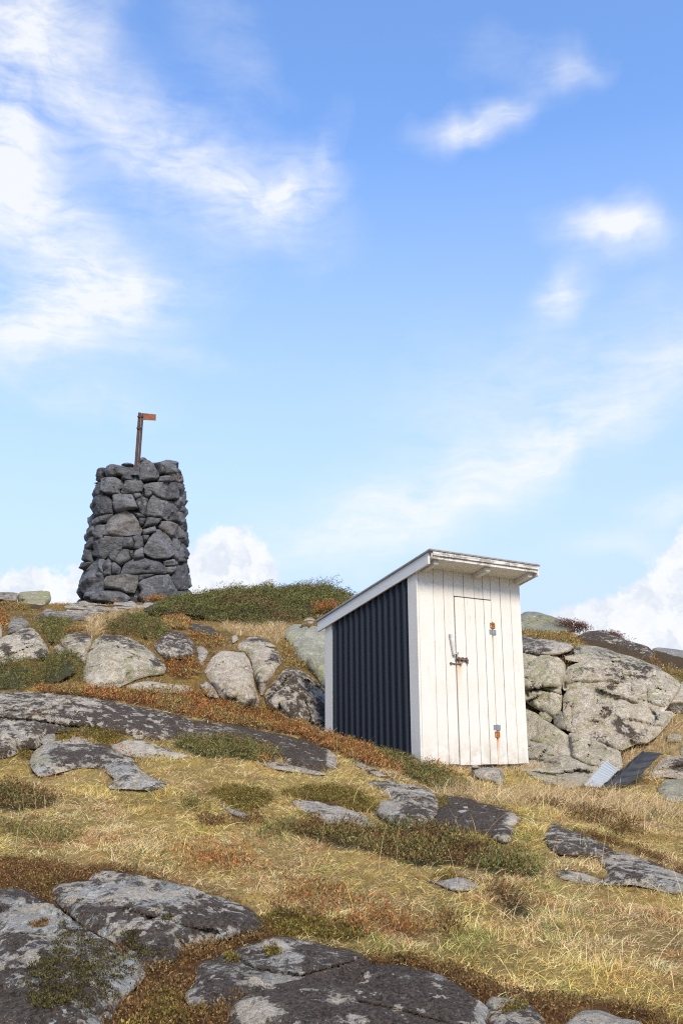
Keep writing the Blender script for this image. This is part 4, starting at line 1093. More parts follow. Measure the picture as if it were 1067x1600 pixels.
STONES = [('ta', p) for p in [
    [(200, 110), (225, 95), (275, 98), (285, 130), (250, 165), (240, 218), (192, 225)],
    [(288, 75), (320, 60), (420, 78), (445, 90), (580, 95), (578, 157), (520, 150), (450, 165), (380, 160), (350, 172), (285, 178), (278, 130)],
    [(585, 55), (640, 20), (680, 28), (725, 70), (742, 108), (767, 130), (767, 187), (740, 203), (625, 215), (588, 207), (580, 170), (590, 100), (560, 65)],
    [(415, 202), (430, 175), (490, 153), (528, 212), (470, 217)],
    [(728, 50), (760, 43), (792, 88), (815, 140), (770, 152), (758, 110)],
    [(785, 60), (820, 42), (900, 65), (930, 78), (948, 130), (900, 152), (830, 147), (800, 110)],
    [(850, 152), (940, 128), (978, 160), (988, 237), (930, 237), (900, 207), (885, 180)],
    [(755, 202), (790, 172), (860, 168), (895, 195), (887, 225), (760, 222)],
    [(235, 195), (270, 180), (360, 183), (432, 235), (427, 267), (380, 297), (397, 327), (330, 337), (285, 337), (233, 302)],
    [(403, 312), (440, 270), (450, 219), (600, 216), (620, 245), (607, 307), (520, 332), (420, 334)],
    [(195, 230), (232, 225), (230, 332), (185, 367), (168, 322)],
    [(616, 262), (650, 240), (862, 224), (852, 290), (822, 388), (740, 362), (700, 312), (640, 290)],
    [(864, 225), (897, 230), (932, 310), (922, 392), (828, 392)],
    [(898, 230), (967, 230), (985, 300), (945, 348), (915, 290)],
    [(630, 302), (690, 315), (702, 340), (655, 372), (636, 355)],
    [(518, 337), (590, 330), (612, 355), (560, 387), (538, 375)],
    [(333, 332), (400, 330), (415, 340), (520, 340), (572, 472), (480, 478), (375, 502), (343, 482)],
    [(546, 395), (610, 365), (662, 385), (647, 460), (645, 537), (600, 532), (578, 480)],
    [(663, 430), (690, 353), (720, 350), (760, 373), (827, 390), (802, 557), (700, 547), (653, 537)],
    [(830, 400), (890, 403), (927, 470), (927, 592), (860, 580), (800, 557)],
    [(168, 440), (200, 360), (240, 343), (290, 360), (327, 420), (322, 515), (250, 527), (168, 547), (153, 500)],
    [(163, 550), (250, 530), (322, 525), (277, 592), (220, 602), (178, 647), (152, 610)],
    [(928, 360), (988, 400), (1004, 512), (935, 497), (903, 420)],
    [(938, 500), (1004, 520), (1018, 627), (960, 617), (933, 580)],
    [(263, 635), (290, 558), (380, 518), (450, 490), (530, 533), (577, 600), (607, 670), (594, 704), (430, 722), (257, 728)],
    [(538, 512), (580, 513), (647, 550), (600, 557), (563, 547)],
    [(578, 560), (647, 560), (612, 632), (588, 622)],
    [(618, 647), (660, 550), (792, 570), (747, 617)],
]] + [('tb', p) for p in [
    [(598, 45), (717, 8), (718, 62), (603, 84)],
    [(748, 18), (775, -30), (830, -32), (930, 0), (932, 62), (922, 132), (850, 112), (770, 47)],
    [(175, 45), (195, 3), (252, -2), (247, 132), (190, 127), (178, 90)],
    [(110, 25), (150, -10), (178, 20), (180, 92), (122, 100)],
    [(935, 10), (992, 0), (997, 200), (960, 172), (932, 112)],
    [(78, 217), (103, 125), (140, 98), (187, 105), (187, 147), (130, 217)],
    [(253, 105), (332, 106), (322, 124), (260, 137)],
    [(128, 252), (175, 150), (200, 136), (330, 113), (412, 108), (412, 192), (330, 237), (287, 272), (245, 302), (123, 272)],
    [(415, 113), (500, 108), (520, 170), (507, 212), (423, 212)],
    [(503, 108), (560, 86), (597, 110), (602, 187), (560, 222), (515, 217), (525, 165)],
    [(603, 93), (657, 90), (642, 130), (615, 162)],
    [(515, 267), (530, 230), (597, 200), (607, 297), (515, 307)],
    [(610, 215), (640, 148), (720, 43), (780, 48), (842, 100), (872, 150), (862, 200), (872, 272), (820, 307), (700, 297), (640, 272), (610, 245)],
    [(868, 118), (930, 168), (990, 260), (985, 342), (900, 332), (868, 290)],
    [(65, 302), (83, 228), (127, 223), (122, 270), (137, 327), (68, 334)],
    [(350, 332), (385, 253), (430, 213), (472, 223), (492, 302), (440, 332), (390, 362)],
    [(288, 292), (380, 200), (410, 215), (380, 262), (345, 337), (308, 317)],
    [(470, 228), (507, 228), (507, 312), (490, 290)],
    [(55, 372), (73, 338), (137, 333), (100, 387), (62, 407)],
    [(42, 470), (88, 400), (195, 298), (217, 400), (262, 522), (230, 592), (130, 602), (52, 617), (32, 540)],
    [(200, 300), (237, 310), (242, 462), (210, 390)],
    [(240, 345), (285, 293), (312, 320), (322, 400), (312, 457), (248, 467)],
    [(325, 328), (360, 343), (392, 390), (377, 447), (323, 452)],
    [(393, 447), (430, 353), (510, 313), (600, 298), (680, 323), (740, 333), (802, 390), (807, 447), (640, 437), (450, 447)],
    [(798, 330), (870, 308), (942, 350), (880, 372), (803, 367)],
    [(813, 385), (887, 372), (887, 410), (850, 442), (813, 420)],
    [(868, 470), (900, 368), (995, 368), (1022, 470), (1015, 622), (985, 592), (918, 587), (880, 510)],
    [(263, 500), (290, 468), (420, 448), (557, 448), (552, 532), (520, 607), (450, 607), (380, 582), (268, 572)],
    [(563, 453), (722, 443), (640, 477), (568, 497)],
    [(558, 530), (590, 498), (720, 458), (840, 448), (867, 490), (922, 592), (932, 642), (800, 695), (600, 700), (558, 640), (590, 600)],
    [(128, 647), (200, 600), (390, 593), (482, 657), (440, 705), (300, 700), (130, 680)],
    [(53, 642), (100, 605), (180, 605), (120, 650), (60, 670)],
    [(923, 600), (992, 600), (1006, 650), (935, 660)],
]]


def build_cairn():
    root = empty('stone_cairn', (CX0, CY0, CZ0))
    tag(root, 'tall round tower of stacked dark stones on the hilltop', 'cairn')
    off = np.array([CX0, CY0, CZ0])
    r2 = np.random.default_rng(3)

    def tint(n):
        b = .05 + .085 * r2.random() ** 1.3
        c = np.array([b * 1.03, b * 1.01, b * (1.0 + .05 * r2.random())])
        if r2.random() < .08:
            c = c * (1.35, 1.25, 1.1)
        return np.tile(c, (n, 1))
    for i, (cr, pts) in enumerate(STONES):
        th, z = cone_hit(full(cr, pts))
        poly = grow(np.stack([th * 1.25, z], 1), .016)
        V, F = cairn_stone(poly, i + 1, .03)
        mesh_obj('stone', V - off, F, M_SLATE, root, attrs={'tint': tint(len(V))})
    # the side turned away: rows of stones laid the same way
    Vs, Fs, Ts, n0, seed = [], [], [], 0, 300
    z = CZ0 - .1
    while z < CZ1 - .05:
        hgt = .28 + .25 * r2.random()
        z2 = min(z + hgt, CZ1 + .02)
        a = 1.28
        while a < 2 * math.pi - 1.28:
            wd = (.35 + .45 * r2.random()) / 1.25
            b = min(a + wd, 2 * math.pi - 1.26)
            j = lambda s: (r2.random() - .5) * s
            poly = np.array([(a * 1.25 + j(.05), z + j(.08)), ((a + b) * .625, z + j(.1)), (b * 1.25 - .02 + j(.05), z + j(.08)), (b * 1.25 - .02 + j(.06), z2 + j(.1)), ((a + b) * .625, z2 + j(.12)), (a * 1.25 + j(.06), z2 + j(.08))])
            V, F = cairn_stone(chaikin(poly, 1), seed, .06)
            seed += 1
            Vs.append(V - off)
            Fs.append(F + n0)
            Ts.append(tint(len(V)))
            n0 += len(V)
            a = b
        z = z2
    tag(mesh_obj('rear_stonework', np.concatenate(Vs), np.concatenate(Fs), M_SLATE, root, attrs={'tint': np.concatenate(Ts)}), kind='stuff')
    # dark hearting behind the face stones, with a rubble top
    nt, nz = 72, 14
    V = []
    for k in range(nz + 1):
        z_ = CZ0 - .4 + (CZ1 + .10 - CZ0 + .4) * k / nz
        for q in range(nt):
            t = 2 * math.pi * q / nt
            R = cone_r(z_) - .13
            V.append((CX0 + R * math.sin(t), CY0 - R * math.cos(t), z_))
    F = [(k * nt + q, k * nt + (q + 1) % nt, (k + 1) * nt + (q + 1) % nt, (k + 1) * nt + q) for k in range(nz) for q in range(nt)]
    F.append(tuple(nz * nt + q for q in range(nt)))
    V = np.array(V)
    V += .05 * np.stack([perlin(V * 3), perlin(V * 3 + 9), perlin(V * 3 + 20)], 1)
    mesh_obj('hearting', V - off, F, M_SLATE, root, attrs={'tint': np.tile((.03, .03, .03), (len(V), 1))}, smooth=False)
    # loose stones along the top
    for i, (px, py, w_, h_, Y, lb) in enumerate([(200, 728.5, 17, 8, 23.3, 0), (223, 721, 13, 10, 23.6, 0), (262, 728, 34, 14, 23.9, 0), (180, 735, 30, 14, 23.7, 0), (240, 734, 40, 16, 24.2, 0), (205, 738, 40, 16, 24.3, 0), (168, 742, 20, 16, 23.8, 0), (275, 740, 14, 14, 23.6, 0)]):
        c = P(px, py, Y)
        k = Y / FPX
        me = bpy.data.meshes.new('top_stone')
        bm = bmesh.new()
        bmesh.ops.create_icosphere(bm, subdivisions=4, radius=1)
        v = np.array([x.co[:] for x in bm.verts])
        pl = np.random.default_rng(40 + i).normal(size=(11, 3))
        pl /= np.linalg.norm(pl, axis=1)[:, None]
        lim = (.55 + .3 * np.random.default_rng(60 + i).random(11))
        for _ in range(2):
            for q in range(11):
                ex = np.maximum(0, v @ pl[q] - lim[q])
                v -= ex[:, None] * pl[q]
        v += .04 * fbm(v * 4 + i, 3)[:, None] * v
        v = v * (w_ * k * .68, w_ * k * .5, h_ * k * .7) + c - off
        for x, p_ in zip(bm.verts, v):
            x.co = p_
        bm.to_mesh(me)
        bm.free()
        a = me.attributes.new('tint', 'FLOAT_COLOR', 'POINT')
        cc = np.ones((len(v), 4), np.float32)
        cc[:, :3] = tint(len(v))
        a.data.foreach_set('color', cc.ravel())
        me.materials.append(M_SLATE)
        me.polygons.foreach_set('use_smooth', np.full(len(me.polygons), False))
        o = bpy.data.objects.new('stone', me)
        COL.objects.link(o)
        o.parent = root
    # iron post with its plate, set into the top of the cairn
    Yp = 23.35
    b, t = P(214.5, 745, Yp), P(221.8, 645, Yp)
    r = tag(empty('iron_post', b), 'rusty iron post with a small flag like plate on top of the cairn', 'iron post')
    ax = t - b
    L = np.linalg.norm(ax)
    up = ax / L
    sx = np.array([1, 0, 0]) - up[0] * up
    sx /= np.linalg.norm(sx)
    fy = np.cross(up, sx)

    def bx(m_, x0, x1, y0, y1, z0, z1):
        cs = [(x0, y0, z0), (x1, y0, z0), (x1, y1, z0), (x0, y1, z0), (x0, y0, z1), (x1, y0, z1), (x1, y1, z1), (x0, y1, z1)]
        m_.hexa([tuple(sx * a + fy * c + up * e) for a, c, e in cs])
    m1 = MB()
    bx(m1, -.085, -.02, -.03, -.02, 0, L)
    bx(m1, -.085, -.075, -.02, .04, 0, L)
    bx(m1, -.03, -.02, -.02, .04, 0, L)
    m1.build('channel_bar', M_RUST, r, .003)
    m2 = MB()
    bx(m2, .0, .05, -.035, -.025, 0, L - .02)
    bx(m2, .04, .05, -.025, .03, 0, L - .02)
    m2.build('angle_bar', M_RUST, r, .003)
    for zc in (L - .12, L - .44):
        m3 = MB()
        bx(m3, -.095, .062, -.055, -.037, zc - .022, zc + .022)
        bx(m3, -.06, -.045, -.07, -.055, zc - .012, zc + .012)
        bx(m3, .02, .035, -.07, -.055, zc - .012, zc + .012)
        m3.build('clamp', M_RUST, r, .003)
    m4 = MB()
    y0, y1 = -.036, -.024
    m4.hexa([tuple(sx * a + fy * c + up * e) for a, c, e in [(.052, y0, L - .21), (.39, y0, L - .22), (.39, y1, L - .22), (.052, y1, L - .21), (.052, y0, L - .02), (.385, y0, L - .05), (.385, y1, L - .05), (.052, y1, L - .02)]])
    mp, tp = material('rust_orange_plate')
    co = tp.n('ShaderNodeTexCoord').outputs['Object']
    nn = tp.noise(co, 12, 8, .7)
    finish(tp, tp.mix(tp.step(nn, .35, .65), (.15, .058, .034, 1), (.25, .098, .055, 1)), .85, nn, .3, .003, spec=.2)
    m4.build('plate', mp, r, .002)


build_cairn()

# ------------------------------------------------------------------ shed
WHITE = paint_material('white_board_paint', 0.0)
WHITE_FRONT = paint_material('white_front_paint', 0.10, rust=[(1.066, 1.575, .026, .10, .75), (1.066, .36, .03, .07, .8), (1.066, 1.44, .016, .38, .85), (1.08, .315, .018, .2, 1.3), (1.055, .31, .008, .1, .7), (1.10, .31, .006, .07, .7), (.545, 1.095, .04, .10, 1.3), (.53, 1.07, .06, .3, .28), (.205, 1.3, .02, .06, .3), (.72, 1.93, .012, .03, .6), (.75, 1.93, .008, .02, .5), (.28, 1.24, .012, .03, .5), (1.25, 1.98, .01, .05, .4)] + [(u_, v_, .005, .010 + .03 * (k_ % 3), .8) for k_, (u_, v_) in enumerate([(.10, 1.93), (.29, 1.95), (.43, 1.94), (1.14, 1.95), (1.30, 1.93), (1.46, 1.92), (.10, .16), (.29, .14), (.44, .17), (1.14, .15), (1.46, .16), (.58, .22), (.73, .21), (.88, .23), (.73, 1.62), (.88, 1.63), (1.45, 1.05), (.11, 1.02)])])
WHITE_X = paint_material('flaking_fascia_paint', 0.52, axis='x', base=(.60, .575, .53))
WHITE_SIDE = paint_material('side_fascia_paint', -0.08, axis='y', base=(.64, .625, .60))
SOFFIT = paint_material('soffit_paint', 0.05, axis='x', base=(.66, .64, .60))
ROOFING = simple('weathered_roof_edge', (.30, .29, .27), .8, .3, 30, .4)
GREYWOOD = simple('bare_grey_wood', (.24, .21, .17), .85, .35, 25, .5)
STEEL = simple('galvanised_steel', (.30, .32, .34), .45, .12, 60, .1, .6)
DARKWOOD = simple('dark_damp_timber', (.06, .05, .04), .9, .4, 20, .5)


def clad_material():
    m, t = material('dark_blue_black_sheet')
    co = t.n('ShaderNodeTexCoord').outputs['Object']
    n = t.noise(co, 60, 4, .6)
    finish(t, t.mix(n, (.017, .021, .028, 1), (.024, .028, .037, 1)), .45, n, .05, .002, spec=.16)
    return m


M_ORANGE = simple('flaking_orange_rust', (.34, .135, .035), .9, .6, 60, .5, 0.0, .2)


def build_shed():
    root = empty('shed', tuple(SHED_O), (0, -.0069, SHED_YAW))
    tag(root, 'small white wooden shed with black corrugated side and slanted roof on the slope', 'shed')
    W, D = 1.5363, 1.803
    rr = np.random.default_rng(21)
    top = lambda w: 2.105 - .227 * w      # underside of the roof boards

    def plank(mb, u0, u1, v0, v1, y0=-.022, y1=0.0):
        j = (rr.random() - .5) * .006
        u0, u1 = u0 + rr.random() * .0018, u1 - rr.random() * .0018
        mb.hexa([(u0 + .002, y0 + j, v0), (u1 - .002, y0 + j, v0), (u1 - .002, y1, v0), (u0 + .002, y1, v0),
                 (u0 + .002, y0 + j, v1), (u1 - .002, y0 + j, v1), (u1 - .002, y1, v1), (u0 + .002, y1, v1)])
    m = MB()
    jb = lambda: -.005 + (rr.random() - .5) * .014
    for a, b in ((0, .212), (.212, .36), (.36, .505)):
        plank(m, a, b, jb(), 2.10)
    for a, b in ((.505, .655), (.655, .812), (.812, .946), (.946, 1.064)):
        plank(m, a, b, 1.828, 2.10)
    for a, b in ((1.064, 1.213), (1.213, 1.374), (1.374, W)):
        plank(m, a, b, jb(), 2.10)
    m.build('front_wall', WHITE_FRONT, root, .0025)
    d = MB()
    for a, b in ((.5095, .655), (.655, .812), (.812, .946), (.946, 1.0605)):
        plank(d, a, b, -.006 + (rr.random() - .5) * .01, 1.816, -.026, -.002)
    door = d.build('door', WHITE_FRONT, root, .0025)
    for v, low in ((1.455, False), (.392, True)):
        h = MB()
        h.box(1.012, 1.061, -.033, -.0265, v - .028, v + .028)
        h.box(1.067, 1.116, -.033, -.0265, v - .028, v + .028)
        h.tube((1.064, -.034, v - .033), (1.064, -.034, v + .033), .008)
        ho = h.build('hinge', STEEL, door, .0015)
        q = MB()
        s = -1 if low else 1
        vb = v + s * .075
        for du, dv, su, sv in ((-.030, 0, .008, .030), (.030, 0, .008, .028), (0, .0, .012, .040), (-.016, .022, .022, .008), (.014, -.02, .022, .008), (.02, .026, .014, .007), (-.018, -.028, .012, .007)):
            q.box(1.066 + du - su, 1.066 + du + su, -.036 + .002 * (du > 0), -.0265, vb + dv - sv, vb + dv + sv)
        q.tube((1.066, -.036, vb - .035), (1.066, -.036, vb + .035), .009)
        q.build('rusty_remnant', M_ORANGE, ho, .002)
    l = MB()
    l.box(.515, .655, -.030, -.0265, 1.105, 1.140)
    l.tube((.485, -.043, 1.126), (.665, -.043, 1.115), .011, 12)
    for u in (.53, .585, .64):
        l.box(u - .008, u + .008, -.056, -.026, 1.100, 1.144)
    l.tube((.655, -.045, 1.118), (.658, -.045, 1.075), .006)
    lo = l.build('bolt', simple('worn_rusty_steel', (.17, .12, .085), .6, .5, 50, .4, .3), door, .0015)
    hk = MB()
    hk.tube((.423, -.03, 1.074), (.562, -.034, 1.068), .0055)
    hk.tube((.423, -.02, 1.074), (.423, -.04, 1.074), .012)
    hk.tube((.560, -.02, 1.068), (.560, -.042, 1.068), .012)
    hk.build('hook', simple('grey_iron', (.14, .12, .11), .6, .4, 50, .3, .3), root)
    tb = MB()
    a, b = np.array((.425, 1.395)), np.array((.468, 1.165))
    dirv = (b - a) / np.linalg.norm(b - a)
    pr = np.array((dirv[1], -dirv[0])) * .019
    cs = [a + pr, a - pr, b - pr, b + pr]
    tb.hexa([(c[0], -.052, c[1]) for c in cs] + [(c[0], -.024, c[1]) for c in cs])
    t1 = tb.build('turn_button', simple('grey_painted_turn_button', (.52, .51, .49), .7, .2, 30, .3), root, .003)
    tn = MB()
    tn.tube((.462, -.050, 1.17), (.505, -.062, 1.185), .006)
    tn.tube((.505, -.03, 1.185), (.505, -.066, 1.185), .009)
    tn.tube((.505, -.05, 1.186), (.512, -.048, 1.13), .004)
    tn.build('staple', simple('dull_steel_staple', (.30, .29, .28), .5, .3, 60, .2, .5), t1)
    # left side: corner boards and black corrugated sheet
    def side_board(name, w0, w1, v0, u0=-.026, u1=0.0):
        b_ = MB()
        b_.hexa([(u0, w0, v0), (u1, w0, v0), (u1, w1, v0), (u0, w1, v0), (u0, w0, top(w0)), (u1, w0, top(w0)), (u1, w1, top(w1)), (u0, w1, top(w1))])
        return b_.build(name, WHITE, root, .002)
    side_board('corner_board', -.022, .136, -.01)
    side_board('corner_board', 1.652, D, -.1)
    w, pts = .137, []
    while w < 1.645:
        pts += [(w, 0), (w + .050, 0)] + [(w + .066, .032), (w + .088, .032), (w + .098, 0)]
        w += .1145
    pts = [p for p in pts if p[0] < 1.65] + [(1.651, 0)]
    V, F = [], []
    NV = 12
    for (a, h_) in pts:
        for k in range(NV + 1):
            v0, v1 = -.25, top(a) + .0
            V.append((-.003 - h_, a, v0 + (v1 - v0) * k / NV))
    for i in range(len(pts) - 1):
        for k in range(NV):
            F.append((i * (NV + 1) + k, i * (NV + 1) + k + 1, (i + 1) * (NV + 1) + k + 1, (i + 1) * (NV + 1) + k))
    n = len(V)
    V2 = V + [(x + .004, y, z) for x, y, z in V]
    F2 = F + [tuple(i + n for i in q[::-1]) for q in F]
    sc = MB()
    for k, a in enumerate(np.arange(.155, 1.6, .229)):
        for v in (1.55 - .22 * a, .95 - .05 * a, .35):
            sc.tube((-.002, a, v), (-.012, a, v), .008, 8)
    b0 = len(V2)
    mesh_obj('corrugated_sheet', V2 + sc.v, F2 + [tuple(i + b0 for i in q) for q in sc.f], clad_material(), root, smooth=False)
    # other two sides and floor
    r_ = MB()
    a = 0
    while a < D - .01:
        b = min(a + .155, D)
        r_.hexa([(W - .022, a + .0015, -.01), (W, a + .0015, -.01), (W, b - .0015, -.01), (W - .022, b - .0015, -.01), (W - .022, a + .0015, top(a)), (W, a + .0015, top(a)), (W, b - .0015, top(b)), (W - .022, b - .0015, top(b))])
        a = b
    r_.build('right_wall', WHITE, root, .002)
    k_ = MB()
    a = .026
    while a < W - .03:
        b = min(a + .15, W - .022)
        k_.box(a + .0015, b - .0015, D - .022, D, -.1, top(D))
        a = b
    k_.build('rear_wall', WHITE, root, .002)
    g = MB()
    g.box(.01, W - .03, .004, D - .03, -.045, -.012)
    g.box(.03, W - .05, .03, .13, -.16, -.05)
    g.box(.03, W - .05, D - .2, D - .1, -.2, -.05)
    g.build('floor_frame', DARKWOOD, root, .004)
    # roof
    R0, R1 = -.30, 1.93
    z0 = lambda w_: 2.222 - .227 * (w_ + .30)      # top of the fascia boards

    def slab(mb, u0, u1, w0, w1, lo, hi):
        mb.hexa([(u0, w0, z0(w0) + lo), (u1, w0, z0(w0) + lo), (u1, w1, z0(w1) + lo), (u0, w1, z0(w1) + lo), (u0, w0, z0(w0) + hi), (u1, w0, z0(w0) + hi), (u1, w1, z0(w1) + hi), (u0, w1, z0(w1) + hi)])
    b = MB()
    slab(b, -.072, W + .055, R0 - .025, R1 + .02, .003, .013)
    rf = b.build('roof', ROOFING, root, .003)
    e_ = MB()
    slab(e_, -.066, W + .048, R0 - .018, R1 + .01, .015, .030)
    e_.build('roof_covering', simple('grey_roofing_felt', (.36, .36, .35), .8, .2, 40, .4), rf, .004)
    b = MB()
    slab(b, -.03, W + .02, R0 + .026, R1 - .03, -.058, -.036)
    b.build('soffit_boards', SOFFIT, root, .002)
    for u0, u1, lo in ((-.056, -.031, -.125), (W + .022, W + .046, -.105)):
        b = MB()
        slab(b, u0, u1, R0 + .028 if u0 < 0 else R0 - .0, R1 - .0, lo, .002)
        b.build('side_fascia', WHITE_SIDE, root, .002)
    b = MB()
    b.hexa([(-.03, R0, z0(R0) - .074), (W + .020, R0, z0(R0) - .074), (W + .020, R0 + .024, z0(R0) - .074), (-.03, R0 + .024, z0(R0) - .074),
            (-.03, R0, z0(R0) + .001), (W + .020, R0, z0(R0) + .001), (W + .020, R0 + .024, z0(R0) + .001), (-.03, R0 + .024, z0(R0) + .001)])
    b.build('front_fascia', WHITE_X, root, .003)
    b = MB()
    slab(b, -.02, W + .03, R0 - .016, R0 - .001, -.040, .002)
    b.build('drip_board', WHITE_X, root, .002)
    for u in (.035, .79, W - .085):
        b = MB()
        slab(b, u, u + .07, R0 + .045, .03, -.112, -.0595)
        b.build('rafter', WHITE_SIDE, root, .004)


build_shed()

# ------------------------------------------------------------------ things lying on the right
def sheet_from(corners, nu, nv, fn, thick, name, mat, label, cat, smooth):
    """corners: 4 world points (bottom left, bottom right, top right, top left); fn(u, v) raises the sheet along its normal"""
    a, b, c, d = [np.array(q) for q in corners]
    n = np.cross(b - a, d - a)
    n /= np.linalg.norm(n)
    if n[1] > 0:
        n = -n
    U, Vv = np.meshgrid(np.linspace(0, 1, nu), np.linspace(0, 1, nv), indexing='ij')
    U, Vv = U.ravel(), Vv.ravel()
    p = (a * ((1 - U) * (1 - Vv))[:, None] + b * (U * (1 - Vv))[:, None] + c * (U * Vv)[:, None] + d * ((1 - U) * Vv)[:, None])
    p = p + n * fn(U, Vv, p)[:, None]
    idx = np.arange(nu * nv).reshape(nu, nv)
    F = np.stack([idx[:-1, :-1], idx[1:, :-1], idx[1:, 1:], idx[:-1, 1:]], -1).reshape(-1, 4)
    V, FF = close_solid(p, p - n * thick, F, None)
    o = mesh_obj(name, V, FF, mat, smooth=smooth)
    return tag(o, label, cat)


def at_px(px, py, off):
    d = float(depth(px, py)) - off
    return P(px, py, d)


C6 = lambda x, y: (807 + x / 4.104, 940 + y / 4.104)
gm = simple('pale_grey_coated_sheet', (.33, .345, .345), .55, .06, 30, .05, 0.0)
sheet_from([at_px(*C6(432, 1178), .28), at_px(*C6(540, 1192), .28), at_px(*C6(650, 1080), .62), at_px(*C6(572, 1018), .62)], 60, 60,
           lambda u, v, p: .008 * (np.abs(((v * 11) % 1) - .5) < .12), .004, 'metal_sheet', gm, 'light grey ribbed metal sheet leaning at the foot of the rock face', 'metal sheet', False)
bm_ = simple('black_woven_tarpaulin', (.022, .022, .023), .7, .3, 40, .4)
sheet_from([at_px(*C6(538, 1192), .36), at_px(*C6(725, 1172), .40), at_px(*C6(940, 968), .75), at_px(*C6(800, 966), .75)], 70, 110,
           lambda u, v, p: .010 * np.sin(v * 30 + 1.5 * np.sin(u * 3)) + .035 * fbm(p * 3, 3) + .02 * np.exp(-((u - .05) / .05) ** 2) * (1 + .6 * np.sin(v * 34)), .006, 'tarpaulin', bm_, 'black ridged tarpaulin draped over rocks right of the grey metal sheet', 'tarpaulin', True)


def lying_board(p0, p1, wd, th, mat, label, name='board', cat='wooden board'):
    p0, p1 = Vector(p0), Vector(p1)
    mid = (p0 + p1) / 2
    d = (p1 - p0)
    L = d.length
    m_ = MB()
    m_.box(-L / 2, L / 2, -wd / 2, wd / 2, -th / 2, th / 2)
    o = m_.build(name, mat, None, .006)
    o.location = mid
    o.rotation_euler = d.to_track_quat('X', 'Z').to_euler()
    return tag(o, label, cat)


lying_board(at_px(*C6(180, 1158), .12), at_px(*C6(318, 1186), .14), .06, .03, GREYWOOD, 'thin weathered stick of wood lying in the grass below the lowest rock slab')
lying_board(S(.95, .02, -.125), S(1.72, .02, -.15), .14, .06, simple('pale_old_plank', (.33, .25, .16), .85, .3, 18, .5), 'short pale plank lying under the right front corner of the shed')

# ------------------------------------------------------------------ vegetation
PAL = {
    'rust': [(.40, .135, .04), (.30, .09, .032), (.46, .19, .06), (.18, .075, .03), (.22, .15, .04)],
    'green': [(.10, .12, .028), (.14, .155, .036), (.07, .08, .022), (.18, .16, .045), (.20, .13, .045)],
    'juniper': [(.135, .135, .036), (.10, .105, .028), (.185, .17, .05), (.13, .105, .036), (.17, .105, .045)],
    'moss': [(.19, .125, .022), (.12, .07, .016), (.24, .17, .032), (.07, .04, .013), (.15, .13, .025)],
    'darkmoss': [(.040, .032, .011), (.065, .052, .013), (.025, .019, .009), (.10, .08, .018)],
    'brown': [(.16, .07, .021), (.085, .04, .015), (.21, .105, .028), (.24, .15, .06), (.12, .07, .02)],
    'olive': [(.28, .22, .06), (.20, .17, .045), (.34, .24, .09), (.26, .14, .05)],
    'straw': [(.62, .46, .24), (.54, .38, .18), (.68, .53, .30), (.44, .30, .14)],
    'redshrub': [(.17, .05, .03), (.11, .035, .025), (.22, .08, .04), (.07, .035, .02)],
}


class Quads:
    def __init__(self):
        self.V, self.F, self.C, self.n = [], [], [], 0

    def add(self, V, F, C):
        self.V.append(V)
        self.F.append(F + self.n)
        self.C.append(C)
        self.n += len(V)

    def build(self, name, mat, parent=None):
        return mesh_obj(name, np.concatenate(self.V), np.concatenate(self.F), mat, parent, smooth=False, attrs={'col': np.concatenate(self.C)})


def unit(v):
    return v / np.maximum(np.linalg.norm(v, axis=-1, keepdims=True), 1e-9)


def leaves(q, base, axis, ln, wd, col):
    """one tapered quad per leaf"""
    n = len(base)
    side = unit(np.cross(axis, rng.normal(size=(n, 3))))
    ln, wd = np.broadcast_to(ln, n)[:, None], np.broadcast_to(wd, n)[:, None]
    tip = base + axis * ln
    V = np.stack([base - side * wd * .35, base + axis * ln * .45 + side * wd * .5 * -1, tip, base + axis * ln * .45 + side * wd * .5], 1).reshape(-1, 3)
    F = np.arange(4 * n).reshape(n, 4)
    q.add(V, F, np.repeat(col, 4, 0))


def tussocks(q, pts, K, hgt, spread, ln, wd, pal, up=(0, 0, 1), wind=(.25, 0, 0), flat=.5, tone=.25):
    """K leaves for each point, filling a little dome hgt high and spread wide"""
    n = len(pts)
    if not n:
        return
    pal = np.array(PAL[pal])
    hs = hgt * (.55 + .9 * rng.random(n))
    t = rng.random((n, K)) ** .6
    a = rng.random((n, K)) * 2 * np.pi
    r = spread * np.sqrt(rng.random((n, K)))
    dome = np.sqrt(np.maximum(.05, 1 - (r / spread) ** 2 * .8))
    off = np.stack([r * np.cos(a), r * np.sin(a), hs[:, None] * t * dome], -1)
    base = (pts[:, None, :] + off).reshape(-1, 3)
    ax = rng.normal(size=(n * K, 3)) * .6 + np.array(up) * (1 - flat) + np.array(wind)
    ax = unit(ax + off.reshape(-1, 3) * (1.5 / max(spread, 1e-3)) * .3)
    which = (rng.integers(0, len(pal), n)[:, None] * (rng.random((n, K)) < .55) + rng.integers(0, len(pal), (n, K)) * 1)
    which = np.minimum(which, len(pal) - 1).reshape(-1)
    c = pal[which] * (1 + tone * rng.normal(size=n * K))[:, None] * np.repeat(1 + .25 * rng.normal(size=n), K)[:, None]
    leaves(q, base, ax, ln * (.6 + .8 * rng.random(n * K)), wd * (.7 + .6 * rng.random(n * K)), np.clip(c, .008, .8))


